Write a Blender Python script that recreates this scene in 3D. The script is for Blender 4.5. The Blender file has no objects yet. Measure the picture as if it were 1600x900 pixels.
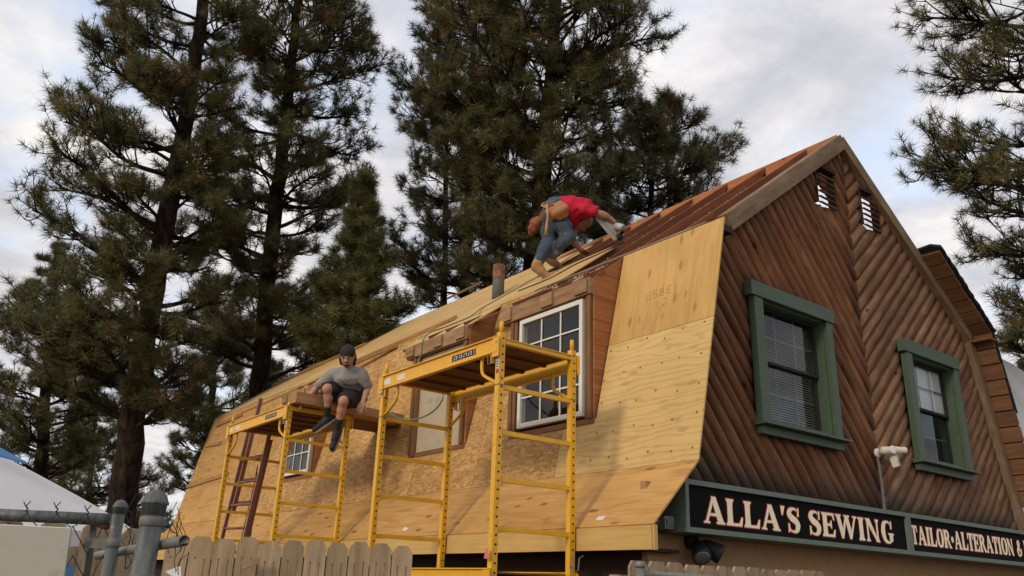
import bpy, math, random
import numpy as np
from mathutils import Vector, Matrix
R_ = math.radians
scene = bpy.context.scene
col = scene.collection
random.seed(7)
rng = np.random.default_rng(11)

# ---------------------------------------------------------------- camera
PITCH, ROLL, YAW, FPX = 20.199, 2.0316, 36.9236, 1281.418
CAM = np.array([-7.6272, -4.4077, 1.6])
a_, b_, c_ = R_(YAW), R_(PITCH), R_(ROLL)
FW = np.array([math.sin(a_)*math.cos(b_), math.cos(a_)*math.cos(b_), math.sin(b_)])
_r = np.array([math.cos(a_), -math.sin(a_), 0.0]); _u = np.cross(_r, FW)
RT = _r*math.cos(c_) + _u*math.sin(c_)
UP = -_r*math.sin(c_) + _u*math.cos(c_)
cd = bpy.data.cameras.new('camera'); cam = bpy.data.objects.new('camera', cd); col.objects.link(cam)
cd.sensor_width = 36; cd.lens = FPX/1600*36; cd.clip_start = .05; cd.clip_end = 3000
m = Matrix(((RT[0], UP[0], -FW[0], CAM[0]), (RT[1], UP[1], -FW[1], CAM[1]), (RT[2], UP[2], -FW[2], CAM[2]), (0, 0, 0, 1)))
cam.matrix_world = m
scene.camera = cam
def at(u, v, d):
    """point at depth d seen in the photograph's pixel (u, v): used when surveying the place"""
    w = FW*FPX + RT*(u-800) - UP*(v-450)
    return CAM + w/FPX*d

# ---------------------------------------------------------------- world, sun, exposure
SUN_ELEV, SUN_AZ = 24.0, 258.0          # azimuth clockwise from +y (towards -x, the left of the house)
world = bpy.data.worlds.new('World'); scene.world = world; world.use_nodes = True
nt = world.node_tree; N = nt.nodes; L = nt.links; N.clear()
out = N.new('ShaderNodeOutputWorld')
sky = N.new('ShaderNodeTexSky'); sky.sky_type = 'NISHITA'; sky.sun_disc = False
sky.sun_elevation = R_(SUN_ELEV); sky.sun_rotation = R_(SUN_AZ)
bg1 = N.new('ShaderNodeBackground'); bg1.inputs['Strength'].default_value = .13
L.new(sky.outputs[0], bg1.inputs['Color'])
tc = N.new('ShaderNodeTexCoord')
sep = N.new('ShaderNodeSeparateXYZ'); L.new(tc.outputs['Generated'], sep.inputs[0])
zz = N.new('ShaderNodeMath'); zz.operation = 'MAXIMUM'; L.new(sep.outputs['Z'], zz.inputs[0]); zz.inputs[1].default_value = 0.0
zp = N.new('ShaderNodeMath'); zp.operation = 'ADD'; L.new(zz.outputs[0], zp.inputs[0]); zp.inputs[1].default_value = .16
dx = N.new('ShaderNodeMath'); dx.operation = 'DIVIDE'; L.new(sep.outputs['X'], dx.inputs[0]); L.new(zp.outputs[0], dx.inputs[1])
dy = N.new('ShaderNodeMath'); dy.operation = 'DIVIDE'; L.new(sep.outputs['Y'], dy.inputs[0]); L.new(zp.outputs[0], dy.inputs[1])
cmb = N.new('ShaderNodeCombineXYZ'); L.new(dx.outputs[0], cmb.inputs[0]); L.new(dy.outputs[0], cmb.inputs[1])
def wnoise(scale, detail, rough, off, dist=0.0):
    mp = N.new('ShaderNodeMapping'); mp.inputs['Location'].default_value = off; L.new(cmb.outputs[0], mp.inputs[0])
    n = N.new('ShaderNodeTexNoise'); n.inputs['Scale'].default_value = scale; n.inputs['Detail'].default_value = detail
    n.inputs['Roughness'].default_value = rough; n.inputs['Distortion'].default_value = dist
    L.new(mp.outputs[0], n.inputs['Vector']); return n
def wramp(src, stops):
    r = N.new('ShaderNodeValToRGB'); e = r.color_ramp.elements
    e[0].position, e[0].color = stops[0][0], (*stops[0][1], 1)
    e[1].position, e[1].color = stops[-1][0], (*stops[-1][1], 1)
    for p, c in stops[1:-1]:
        q = e.new(p); q.color = (*c, 1)
    L.new(src, r.inputs[0]); return r
n1 = wnoise(2.0, 8, .58, (3.1, 1.7, 0), .25)
n2 = wnoise(3.3, 9, .62, (7.3, 4.2, 0), .2)
cover = wramp(n1.outputs[0], [(.31, (0, 0, 0)), (.50, (1, 1, 1))])          # how much cloud
shade = wramp(n2.outputs[0], [(.28, (.54, .545, .565)), (.41, (.65, .645, .66)), (.52, (.80, .775, .76)), (.64, (.98, .93, .87))])
# warm towards the low sun on the left
warm = N.new('ShaderNodeVectorMath'); warm.operation = 'DOT_PRODUCT'
L.new(tc.outputs['Generated'], warm.inputs[0]); warm.inputs[1].default_value = (math.sin(R_(300)), math.cos(R_(300)), .05)
wr = wramp(warm.outputs['Value'], [(.0, (.94, .95, 1.0)), (.7, (1.0, .975, .95)), (1.0, (1.15, 1.05, .93))])
mul = N.new('ShaderNodeMixRGB'); mul.blend_type = 'MULTIPLY'; mul.inputs[0].default_value = 1
L.new(shade.outputs[0], mul.inputs[1]); L.new(wr.outputs[0], mul.inputs[2])
bg2 = N.new('ShaderNodeBackground'); L.new(mul.outputs[0], bg2.inputs['Color']); bg2.inputs['Strength'].default_value = 1.10
# thin blue between the clouds: the physical sky, seen through a veil
veil = N.new('ShaderNodeBackground'); veil.inputs['Color'].default_value = (.52, .555, .62, 1); veil.inputs['Strength'].default_value = .95
ad = N.new('ShaderNodeAddShader'); L.new(bg1.outputs[0], ad.inputs[0]); L.new(veil.outputs[0], ad.inputs[1])
mx = N.new('ShaderNodeMixShader'); L.new(cover.outputs[0], mx.inputs[0]); L.new(ad.outputs[0], mx.inputs[1]); L.new(bg2.outputs[0], mx.inputs[2])
L.new(mx.outputs[0], out.inputs['Surface'])

sd = bpy.data.lights.new('sun', 'SUN'); sd.energy = 1.5; sd.angle = R_(10); sd.color = (1.0, .84, .62)
sun = bpy.data.objects.new('sun', sd); col.objects.link(sun)
sdir = Vector((math.sin(R_(SUN_AZ))*math.cos(R_(SUN_ELEV)), math.cos(R_(SUN_AZ))*math.cos(R_(SUN_ELEV)), math.sin(R_(SUN_ELEV))))
sun.rotation_euler = sdir.to_track_quat('Z', 'Y').to_euler(); sun.location = (-20, -5, 20)
scene.view_settings.view_transform = 'Standard'; scene.view_settings.look = 'None'
scene.view_settings.exposure = 0; scene.view_settings.gamma = 1
scene.render.engine = 'CYCLES'

# ---------------------------------------------------------------- mesh helpers
ORG = {}
class MB:
    """collects faces, with a grain coordinate (metres along, across, through the piece) per vertex"""
    def __init__(s): s.v = []; s.f = []; s.g = []
    def add(s, vs, fs, gs=None):
        o = len(s.v); vs = [tuple(float(c) for c in p) for p in vs]
        s.v += vs; s.f += [tuple(i+o for i in f) for f in fs]
        s.g += [tuple(float(c) for c in p) for p in (gs if gs is not None else vs)]
        return s
    def hexa(s, c8, gs=None):
        return s.add(c8, [(0, 3, 2, 1), (4, 5, 6, 7), (0, 1, 5, 4), (1, 2, 6, 5), (2, 3, 7, 6), (3, 0, 4, 7)], gs)
    def box(s, x0, x1, y0, y1, z0, z1, grain='x'):
        c = [(x0, y0, z0), (x1, y0, z0), (x1, y1, z0), (x0, y1, z0), (x0, y0, z1), (x1, y0, z1), (x1, y1, z1), (x0, y1, z1)]
        k = {'x': (0, 1, 2), 'y': (1, 2, 0), 'z': (2, 0, 1)}[grain]
        return s.hexa(c, [(p[k[0]], p[k[1]], p[k[2]]) for p in c])
    def bar(s, p0, p1, w, h, up=(0, 0, 1), off=(0, 0)):
        """box from p0 to p1, w wide sideways, h high along up"""
        p0 = np.array(p0, float); p1 = np.array(p1, float); d = p1-p0; ln = np.linalg.norm(d); d = d/ln
        up = np.array(up, float); sd_ = np.cross(d, up); sd_ /= np.linalg.norm(sd_); u2 = np.cross(sd_, d)
        c = []; g = []
        for z in (-h/2, h/2):
            for a, t in ((0, -w/2), (1, -w/2), (1, w/2), (0, w/2)):
                c.append((p1 if a else p0) + sd_*(t+off[0]) + u2*(z+off[1])); g.append((ln*a, t, z))
        return s.hexa(c, g)
    def tube(s, pts, rad, n=8, cap=True, closed=False):
        pts = [np.array(p, float) for p in pts]; k = len(pts)
        rs = [rad]*k if np.isscalar(rad) else list(rad)
        t0 = pts[1]-pts[0]; ref = np.array([0, 0, 1.]) if abs(t0[2]) < .9*np.linalg.norm(t0) else np.array([1., 0, 0])
        vs = []; gs = []; acc = 0
        nrm = None
        for i in range(k):
            t = pts[min(i+1, k-1)]-pts[max(i-1, 0)]; t = t/(np.linalg.norm(t)+1e-9)
            if nrm is None: nrm = np.cross(t, ref)
            nrm = nrm - t*(nrm@t); nrm /= (np.linalg.norm(nrm)+1e-9); b = np.cross(t, nrm)
            if i: acc += np.linalg.norm(pts[i]-pts[i-1])
            for j in range(n):
                a = 2*math.pi*j/n; q = nrm*math.cos(a)+b*math.sin(a)
                vs.append(pts[i]+q*rs[i]); gs.append((acc, rs[i]*a, rs[i]))
        fs = []
        for i in range(k-1):
            for j in range(n):
                fs.append((i*n+j, i*n+(j+1) % n, (i+1)*n+(j+1) % n, (i+1)*n+j))
        if cap:
            fs.append(tuple(range(n))[::-1]); fs.append(tuple((k-1)*n+j for j in range(n)))
        return s.add(vs, fs, gs)
    def lathe(s, base, prof, axis=(0, 0, 1), n=16):
        """prof: (radius, height) pairs along axis from base"""
        ax = Vector(axis).normalized(); q = ax.to_track_quat('Z', 'Y').to_matrix()
        vs = []
        for r, h in prof:
            for j in range(n):
                a = 2*math.pi*j/n
                p = q @ Vector((r*math.cos(a), r*math.sin(a), h)) + Vector(base); vs.append(p)
        fs = [(i*n+j, i*n+(j+1) % n, (i+1)*n+(j+1) % n, (i+1)*n+j) for i in range(len(prof)-1) for j in range(n)]
        fs.append(tuple(range(n))[::-1]); fs.append(tuple((len(prof)-1)*n+j for j in range(n)))
        return s.add(vs, fs)
    def prism(s, poly, o, ex, ey, dep, grain=None):
        """polygon in plane (o, ex, ey) extruded by the vector dep"""
        o, ex, ey, dep = (np.array(t, float) for t in (o, ex, ey, dep)); n = len(poly)
        a = [o+ex*p[0]+ey*p[1] for p in poly]; b = [q+dep for q in a]
        g = [((p[0], p[1], 0) if grain is None else grain(p)) for p in poly]*2
        fs = [tuple(range(n)), tuple(range(2*n-1, n-1, -1))] + [(i, i+n, (i+1) % n+n, (i+1) % n) for i in range(n)]
        return s.add(a+b, fs, g)

def link(name, me, mat, parent=None, smooth=False):
    o = bpy.data.objects.new(name, me); col.objects.link(o)
    if mat is not None and not me.materials: me.materials.append(mat)
    if parent is not None: o.parent = parent
    if smooth: me.polygons.foreach_set('use_smooth', [True]*len(me.polygons))
    return o
def build(name, mb, mat, parent=None, smooth=False, org=None):
    """links the collected faces (world coordinates) as one object under parent"""
    if parent is not None: org0 = ORG[parent.name]
    else: org0 = np.array(org if org is not None else (0, 0, 0), float)
    me = bpy.data.meshes.new(name)
    vv = np.array(mb.v)-org0
    me.from_pydata([tuple(p) for p in vv], [], mb.f)
    at_ = me.attributes.new('grain', 'FLOAT_VECTOR', 'POINT'); at_.data.foreach_set('vector', np.array(mb.g, np.float32).ravel())
    me.update()
    o = link(name, me, mat, parent, smooth)
    if parent is None: o.location = org0
    ORG[o.name] = org0
    return o
def fast_mesh(name, V, T, mat, parent, var=None, smooth=False, org=None):
    """triangle soup from numpy arrays"""
    o0 = ORG[parent.name] if parent is not None else np.array(org if org is not None else (0, 0, 0), float)
    me = bpy.data.meshes.new(name); V = np.asarray(V, np.float64)-o0; nT, k = T.shape
    me.vertices.add(len(V)); me.vertices.foreach_set('co', V.astype(np.float32).ravel())
    me.loops.add(nT*k); me.loops.foreach_set('vertex_index', T.astype(np.int32).ravel())
    me.polygons.add(nT); me.polygons.foreach_set('loop_start', (np.arange(nT)*k).astype(np.int32)); me.polygons.foreach_set('loop_total', np.full(nT, k, np.int32))
    if var is not None:
        a = me.attributes.new('var', 'FLOAT', 'POINT'); a.data.foreach_set('value', var.astype(np.float32))
    me.update(calc_edges=True); me.validate()
    o = link(name, me, mat, parent, smooth); ORG[o.name] = o0
    if parent is None: o.location = o0
    return o
def tag(o, label=None, cat=None, group=None, kind=None):
    if label: o['label'] = label
    if cat: o['category'] = cat
    if group: o['group'] = group
    if kind: o['kind'] = kind
    return o
def thing(name, loc, label, cat, group=None):
    o = bpy.data.objects.new(name, None); col.objects.link(o); o.location = loc; o.empty_display_size = .2
    ORG[o.name] = np.array(loc, float)
    return tag(o, label, cat, group)

# ---------------------------------------------------------------- materials
class Mat:
    def __init__(s, name):
        s.m = bpy.data.materials.new(name); s.m.use_nodes = True; s.t = s.m.node_tree; s.n = s.t.nodes; s.b = s.n['Principled BSDF']
    def new(s, k, **kw):
        x = s.n.new(k)
        for a, b in kw.items(): setattr(x, a, b)
        return x
    def ln(s, a, b): s.t.links.new(a, b)
    def vec(s, src='grain', scale=(1, 1, 1), rnd=True, rot=(0, 0, 0)):
        if src == 'grain':
            a = s.new('ShaderNodeAttribute'); a.attribute_name = 'grain'; o = a.outputs['Vector']
        else: o = s.new('ShaderNodeTexCoord').outputs['Object']
        if rnd:
            oi = s.new('ShaderNodeObjectInfo'); v = s.new('ShaderNodeVectorMath', operation='SCALE'); v.inputs[0].default_value = (17.3, 41.1, 29.7)
            s.ln(oi.outputs['Random'], v.inputs['Scale']); ad = s.new('ShaderNodeVectorMath', operation='ADD'); s.ln(o, ad.inputs[0]); s.ln(v.outputs[0], ad.inputs[1]); o = ad.outputs[0]
        mp = s.new('ShaderNodeMapping'); mp.inputs['Scale'].default_value = scale; mp.inputs['Rotation'].default_value = rot; s.ln(o, mp.inputs[0])
        return mp.outputs[0]
    def noise(s, v, scale=1, detail=5, rough=.6, dist=0.):
        n = s.new('ShaderNodeTexNoise'); n.inputs['Scale'].default_value = scale; n.inputs['Detail'].default_value = detail
        n.inputs['Roughness'].default_value = rough; n.inputs['Distortion'].default_value = dist; s.ln(v, n.inputs['Vector']); return n.outputs[0]
    def ramp(s, src, stops):
        r = s.new('ShaderNodeValToRGB'); e = r.color_ramp.elements
        e[0].position, e[0].color = stops[0][0], (*stops[0][1], 1); e[1].position, e[1].color = stops[-1][0], (*stops[-1][1], 1)
        for p, c in stops[1:-1]: e.new(p).color = (*c, 1)
        s.ln(src, r.inputs[0]); return r.outputs[0]
    def mix(s, fac, a, b, mode='MIX'):
        x = s.new('ShaderNodeMixRGB', blend_type=mode)
        for i, q in enumerate((fac, a, b)):
            if isinstance(q, (int, float)): x.inputs[i].default_value = q
            elif isinstance(q, tuple): x.inputs[i].default_value = (*q, 1)
            else: s.ln(q, x.inputs[i])
        return x.outputs[0]
    def rnd(s, lo, hi):
        oi = s.new('ShaderNodeObjectInfo'); r = s.new('ShaderNodeMapRange'); r.inputs[3].default_value = lo; r.inputs[4].default_value = hi
        s.ln(oi.outputs['Random'], r.inputs[0]); return r.outputs[0]
    def tint(s, c, lo=.8, hi=1.15):
        v = s.rnd(lo, hi); x = s.new('ShaderNodeVectorMath', operation='SCALE'); s.ln(c, x.inputs[0]); s.ln(v, x.inputs['Scale']); return x.outputs[0]
    def done(s, c=None, rough=.7, spec=.3, bump=None, bs=.2, bd=.004, metal=0):
        if isinstance(c, tuple): s.b.inputs['Base Color'].default_value = (*c, 1)
        elif c is not None: s.ln(c, s.b.inputs['Base Color'])
        s.b.inputs['Roughness'].default_value = rough; s.b.inputs['Specular IOR Level'].default_value = spec; s.b.inputs['Metallic'].default_value = metal
        if bump is not None:
            k = s.new('ShaderNodeBump'); k.inputs['Strength'].default_value = bs; k.inputs['Distance'].default_value = bd
            s.ln(bump, k.inputs['Height']); s.ln(k.outputs[0], s.b.inputs['Normal'])
        return s.m

def wood(name, dark, light, across=26, rough=.75, knots=0., knotc=None, lo=.82, hi=1.12, weather=None, bs=.3, stain=.35, rot=False):
    M = Mat(name)
    g = M.noise(M.vec(scale=(1.3, across, across)), 1, 6, .65, .6)
    c = M.ramp(g, [(.28, dark), (.52, tuple((a+b)/2 for a, b in zip(dark, light))), (.72, light)])
    big = M.noise(M.vec(scale=(1.1, 3.2, 3.2)), 1.4, 4, .6)
    c = M.mix(stain, c, M.ramp(big, [(.35, (.55, .5, .45)), (.65, (1.15, 1.12, 1.08))]), 'MULTIPLY')
    if weather:
        w = M.noise(M.vec(scale=(2, 5, 5)), 1.2, 6, .7)
        c = M.mix(M.ramp(w, [(.48, (0, 0, 0)), (.66, (.75, .75, .75))]), c, weather)
    if knots:
        v = M.new('ShaderNodeTexVoronoi'); v.inputs['Scale'].default_value = 1; M.ln(M.vec(scale=(2.2, 5.5, 5.5)), v.inputs['Vector'])
        c = M.mix(M.ramp(v.outputs['Distance'], [(knots*.5, (1, 1, 1)), (knots, (0, 0, 0))]), c, knotc or tuple(x*.45 for x in dark))
    if rot:      # grey rot creeping up from the lower ends, held above the sign
        sp = M.new('ShaderNodeSeparateXYZ'); M.ln(M.new('ShaderNodeTexCoord').outputs['Object'], sp.inputs[0]); ad = M.new('ShaderNodeMath', operation='MULTIPLY_ADD'); M.ln(big, ad.inputs[0]); ad.inputs[1].default_value = -.9; M.ln(sp.outputs['Z'], ad.inputs[2])
        c = M.mix(M.ramp(ad.outputs[0], [(0., (0, 0, 0)), (1, (1, 1, 1))]), c, c); rr_ = M.new('ShaderNodeMapRange'); rr_.inputs[1].default_value = 2.02; rr_.inputs[2].default_value = 2.32; rr_.inputs[3].default_value = .85; rr_.inputs[4].default_value = 0; M.ln(ad.outputs[0], rr_.inputs[0])
        c = M.mix(rr_.outputs[0], c, (.062, .050, .040))
    return M.done(M.tint(c, lo, hi), rough, .25, g, bs, .003)

def make_osb():
    M = Mat('strand board'); layers = []
    for k, (rot, off) in enumerate(((.5, 0), (-.7, 3.), (1.5, 7.))):
        v = M.new('ShaderNodeTexVoronoi'); v.inputs['Scale'].default_value = 1
        M.ln(M.vec(scale=(14, 46, 20), rot=(0, 0, rot)), v.inputs['Vector']); layers.append(v.outputs['Color'])
    s1 = M.new('ShaderNodeSeparateColor'); M.ln(layers[0], s1.inputs[0]); s2 = M.new('ShaderNodeSeparateColor'); M.ln(layers[1], s2.inputs[0])
    s3 = M.new('ShaderNodeSeparateColor'); M.ln(layers[2], s3.inputs[0])
    pick = M.new('ShaderNodeMath', operation='GREATER_THAN'); M.ln(s1.outputs[1], pick.inputs[0]); pick.inputs[1].default_value = .5
    pick2 = M.new('ShaderNodeMath', operation='GREATER_THAN'); M.ln(s2.outputs[1], pick2.inputs[0]); pick2.inputs[1].default_value = .62
    f = M.mix(pick.outputs[0], s1.outputs[0], s2.outputs[0]); f = M.mix(pick2.outputs[0], f, s3.outputs[0])
    c = M.ramp(f, [(.0, (.33, .175, .058)), (.3, (.42, .235, .082)), (.7, (.50, .295, .108)), (1., (.60, .38, .155))])
    big = M.noise(M.vec(scale=(1, 1, 1)), 1.6, 4, .6)
    c = M.mix(.55, c, M.ramp(big, [(.35, (.72, .68, .62)), (.65, (1.1, 1.08, 1.05))]), 'MULTIPLY')
    return M.done(M.tint(c, .9, 1.08), .7, .3, f, .25, .003)

def make_ply(name, dark, light, patch, swirl=False, foot=True):
    M = Mat(name)
    if swirl:
        w = M.new('ShaderNodeTexWave', wave_type='BANDS', bands_direction='Y'); w.inputs['Scale'].default_value = 1.5; w.inputs['Distortion'].default_value = 14
        w.inputs['Detail'].default_value = 3; w.inputs['Detail Scale'].default_value = 1.1; w.inputs['Detail Roughness'].default_value = .55
        M.ln(M.vec(scale=(.8, 3.6, 3)), w.inputs['Vector']); g = w.outputs[1]
        c = M.ramp(g, [(.0, tuple(.55*a+.45*b for a, b in zip(dark, light))), (.18, tuple(.2*a+.8*b for a, b in zip(dark, light))), (.5, light), (1, light)])
    else:
        g = M.noise(M.vec(scale=(1.0, 9, 9)), 1.3, 5, .6, 1.2)
        c = M.ramp(g, [(.3, dark), (.5, tuple(.35*a+.65*b for a, b in zip(dark, light))), (.7, light)])
    fine = M.noise(M.vec(scale=(4, 90, 90)), 1, 3, .6)
    c = M.mix(.3, c, M.ramp(fine, [(.3, (.8, .78, .74)), (.7, (1.08, 1.08, 1.08))]), 'MULTIPLY')
    if foot:
        v = M.new('ShaderNodeTexVoronoi'); v.inputs['Scale'].default_value = 1; v.inputs['Randomness'].default_value = .85
        M.ln(M.vec(scale=(2.8, 7.5, 3)), v.inputs['Vector'])
        sc = M.new('ShaderNodeSeparateColor'); M.ln(v.outputs['Color'], sc.inputs[0])
        on = M.new('ShaderNodeMath', operation='GREATER_THAN'); M.ln(sc.outputs[0], on.inputs[0]); on.inputs[1].default_value = .35
        r = M.ramp(v.outputs['Distance'], [(.11, (1, 1, 1)), (.21, (0, 0, 0))])
        mm = M.new('ShaderNodeMath', operation='MULTIPLY'); M.ln(r, mm.inputs[0]); M.ln(on.outputs[0], mm.inputs[1])
        c = M.mix(mm.outputs[0], c, patch)
    big = M.noise(M.vec(scale=(1, 1, 1)), 1.3, 4, .6)
    c = M.mix(.5, c, M.ramp(big, [(.34, (.78, .72, .64)), (.62, (1.08, 1.07, 1.05))]), 'MULTIPLY')
    return M.done(M.tint(c, .93, 1.05), .62, .3, g, .08, .002)

def plain(name, c, rough=.6, spec=.4, metal=0, mot=.25, sc=14, bs=.1, dirt=None, src='obj', dscale=5, dlo=.55):
    M = Mat(name); n = M.noise(M.vec(src, rnd=False), sc, 5, .6)
    k = M.mix(mot, c, M.ramp(n, [(.3, (.55, .55, .55)), (.7, (1.25, 1.25, 1.25))]), 'MULTIPLY')
    if dirt:
        d = M.noise(M.vec(src, rnd=False), dscale, 7, .7)
        k = M.mix(M.ramp(d, [(dlo, (0, 0, 0)), (dlo+.1, (1, 1, 1))]), k, dirt)
    return M.done(k, rough, spec, n, bs, .003, metal)

MT = {}
MT['osb'] = make_osb()
MT['ply_patch'] = make_ply('fir plywood with plugs', (.47, .28, .095), (.60, .375, .13), (.38, .20, .06))
MT['ply_swirl'] = make_ply('fir plywood with swirling grain', (.42, .27, .11), (.60, .42, .172), (.45, .29, .125), swirl=True)
MT['ply_deck'] = make_ply('roof deck plywood', (.50, .32, .13), (.64, .44, .19), (.45, .28, .12), foot=False)
MT['ply_warm'] = make_ply('orange plywood', (.42, .22, .07), (.60, .36, .13), (.26, .11, .03))
MT['log'] = wood('weathered log', (.070, .026, .011), (.225, .090, .036), 24, .8, .12, (.028, .012, .006), .80, 1.22, (.21, .105, .055), .6, .6, True)
MT['log_grey'] = wood('lighter greyish log', (.110, .052, .026), (.250, .128, .066), 24, .82, .11, (.05, .028, .018), .84, 1.16, (.27, .160, .092), .6, .6, True)  # lighter, greyer log tone for the chevron's right half and vent slats
MT['barge'] = wood('grey brown board', (.13, .085, .05), (.26, .175, .105), 30, .75, 0, None, .92, 1.1, (.30, .21, .13))
MT['soffit'] = wood('reddish soffit plank', (.12, .055, .028), (.25, .125, .066), 20, .75, .1, (.05, .02, .01), .75, 1.15)
MT['rafter'] = wood('red brown rafter', (.13, .040, .018), (.27, .095, .042), 26, .75, .08, (.06, .02, .01), .85, 1.2)
MT['ridge'] = wood('orange ridge board', (.30, .10, .035), (.46, .19, .07), 22, .75, .08, (.1, .03, .01), .9, 1.1)
MT['cheek'] = wood('reddish knotty plank', (.24, .085, .030), (.42, .185, .075), 22, .7, .13, (.07, .025, .012), .8, 1.15)
MT['stud'] = wood('old framing lumber', (.14, .065, .028), (.30, .155, .07), 26, .75, .1, (.04, .02, .01), .8, 1.15)
MT['fascia'] = wood('fresh yellow lumber', (.50, .31, .10), (.64, .43, .16), 24, .65, .07, (.25, .12, .04), .93, 1.05, None, .1, .2)
MT['aged'] = plain('aged pale panel', (.44, .37, .27), .8, .15, mot=.2, sc=6, dirt=(.30, .23, .15), dscale=5, dlo=.58)
MT['header'] = wood('rough sawn header', (.20, .105, .05), (.44, .27, .145), 18, .85, .09, (.08, .04, .02), .85, 1.15, (.36, .25, .16), .6)
MT['batten'] = wood('tan batten', (.34, .18, .07), (.48, .28, .12), 26, .7, .08, None, .85, 1.1)
MT['fence'] = wood('weathered dog ear board', (.235, .165, .095), (.41, .315, .20), 24, .85, .1, (.10, .06, .03), .82, 1.12, (.42, .32, .20), .5)
MT['deckwood'] = wood('scaffold deck plywood', (.10, .045, .022), (.19, .09, .045), 20, .8, 0, None, .8, 1.2)
MT['darkwall'] = wood('dark brown boards', (.028, .014, .010), (.055, .028, .018), 16, .8)  # very dark brown, also on the backing skin and behind the soffit planks
MT['tanwall'] = plain('tan stucco', (.36, .215, .115), .9, .1, mot=.3, sc=9, bs=.3)
MT['green'] = plain('green painted trim', (.060, .092, .060), .55, .35, mot=.3, sc=20, dirt=(.11, .15, .10), dscale=9, dlo=.62)
MT['greygreen'] = plain('grey green painted frame', (.125, .165, .130), .6, .3, mot=.3, sc=16, dirt=(.07, .09, .07), dscale=7, dlo=.6)
MT['signblack'] = plain('black sign face', (.007, .007, .007), .85, .08, mot=.5, sc=8)
MT['cream'] = plain('cream lettering', (.88, .79, .58), .6, .2, mot=.2, sc=25, dirt=(.62, .52, .36), dscale=14, dlo=.62)
MT['redline'] = plain('red letter outline', (.42, .05, .035), .5, .2, mot=.1)
MT['yellow'] = plain('yellow scaffold enamel', (.72, .375, .012), .42, .5, mot=.22, sc=18, dirt=(.16, .085, .035), dscale=16, dlo=.61)
MT['steel'] = plain('galvanised steel', (.19, .195, .185), .55, .4, .3, mot=.45, sc=22, dirt=(.20, .20, .18), dscale=12, dlo=.56)
MT['darksteel'] = plain('dark weathered steel', (.14, .145, .135), .65, .4, .2, mot=.5, sc=18, dirt=(.28, .26, .20), dscale=20, dlo=.63)
def make_galv():
    M = Mat('streaked galvanised steel'); g = M.noise(M.vec('obj', (26, 26, 3), False), 1.6, 6, .65); h = M.noise(M.vec('obj', (1, 1, 1), False), 26, 5, .7)
    c = M.ramp(g, [(.34, (.055, .062, .062)), (.52, (.105, .114, .112)), (.68, (.165, .172, .162))]); c = M.mix(M.ramp(h, [(.60, (0, 0, 0)), (.70, (.7, .7, .7))]), c, (.27, .25, .19))
    return M.done(c, .55, .4, h, .25, .002, .15)
MT['galv'] = make_galv()
MT['rust'] = plain('rusty pipe', (.22, .10, .06), .8, .2, .2, mot=.5, sc=16, dirt=(.30, .24, .20), dscale=12, dlo=.5)
MT['wire'] = plain('dark twisted wire', (.05, .05, .05), .5, .4, .6)
MT['black'] = plain('black rubber', (.018, .018, .019), .6, .3)
MT['vinyl'] = plain('white vinyl', (.66, .645, .60), .4, .4, mot=.08)
MT['tent'] = plain('white canopy fabric', (.70, .70, .72), .8, .2, mot=.14, sc=2.2, bs=.5)
MT['blue'] = plain('blue fabric', (.09, .20, .42), .8, .2, mot=.2)
MT['panel'] = plain('off white hung panel', (.50, .49, .44), .6, .3, mot=.12, sc=4, dirt=(.42, .38, .31), dscale=5, dlo=.6)
MT['ladder'] = plain('dark red ladder fibreglass', (.22, .105, .075), .55, .3, mot=.4)
MT['skin'] = plain('skin', (.42, .215, .145), .6, .35, mot=.18, sc=30, bs=.05)
MT['skin2'] = plain('tanned skin', (.32, .155, .10), .6, .35, mot=.25, sc=30, bs=.05)
MT['hair'] = plain('dark brown hair', (.028, .017, .012), .7, .3, mot=.5, sc=60, bs=.5)
MT['cap'] = plain('charcoal cap', (.035, .030, .032), .85, .15, mot=.3, sc=40)
MT['tancap'] = plain('tan cap', (.28, .19, .13), .85, .15, mot=.3, sc=40)
MT['shirt'] = plain('grey cotton', (.27, .26, .255), .9, .1, mot=.16, sc=9, bs=.3)
MT['redshirt'] = plain('red cotton', (.48, .018, .045), .85, .15, mot=.2, sc=9, bs=.3)
MT['shorts'] = plain('charcoal shorts', (.032, .030, .032), .9, .1, mot=.3, sc=12, bs=.3)
MT['jeans'] = plain('blue denim', (.070, .092, .130), .9, .1, mot=.5, sc=11, bs=.5, dirt=(.17, .20, .25), dscale=8, dlo=.57)
MT['boot'] = plain('tan suede boot', (.40, .245, .115), .85, .15, mot=.3, sc=14)
MT['sole'] = plain('dirty pale sole', (.26, .22, .17), .8, .2)
MT['leather'] = plain('tan leather', (.40, .185, .075), .6, .3, mot=.3, sc=12, bs=.2)
MT['leather2'] = plain('red brown leather', (.24, .075, .04), .6, .3, mot=.3, sc=12, bs=.2)
MT['handle'] = plain('pale hickory', (.52, .31, .13), .6, .3)
MT['alu'] = plain('bare aluminium', (.42, .43, .43), .6, .5, .3, mot=.2)
MT['fluff'] = plain('pink fibre insulation', (.52, .33, .25), .95, .1, mot=.4, sc=40, bs=.4)
MT['cable'] = plain('green grey air hose', (.14, .20, .15), .5, .3)
MT['shingle'] = plain('black asphalt shingle', (.022, .021, .022), .95, .1, mot=.5, sc=60, bs=.8)
MT['camera'] = plain('white plastic', (.62, .58, .52), .45, .4, mot=.1)
MT['redroof'] = plain('red metal', (.34, .025, .035), .5, .4)
MT['whitewall'] = plain('white painted wall', (.80, .80, .80), .8, .2, mot=.1, sc=4)
MT['ground'] = plain('dusty ground', (.13, .105, .075), .95, .1, mot=.4, sc=3)
MT['paper'] = plain('white paper label', (.66, .63, .60), .7, .2, mot=.2)
MT['pinktag'] = plain('pink plastic tag', (.60, .16, .20), .6, .3)
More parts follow.
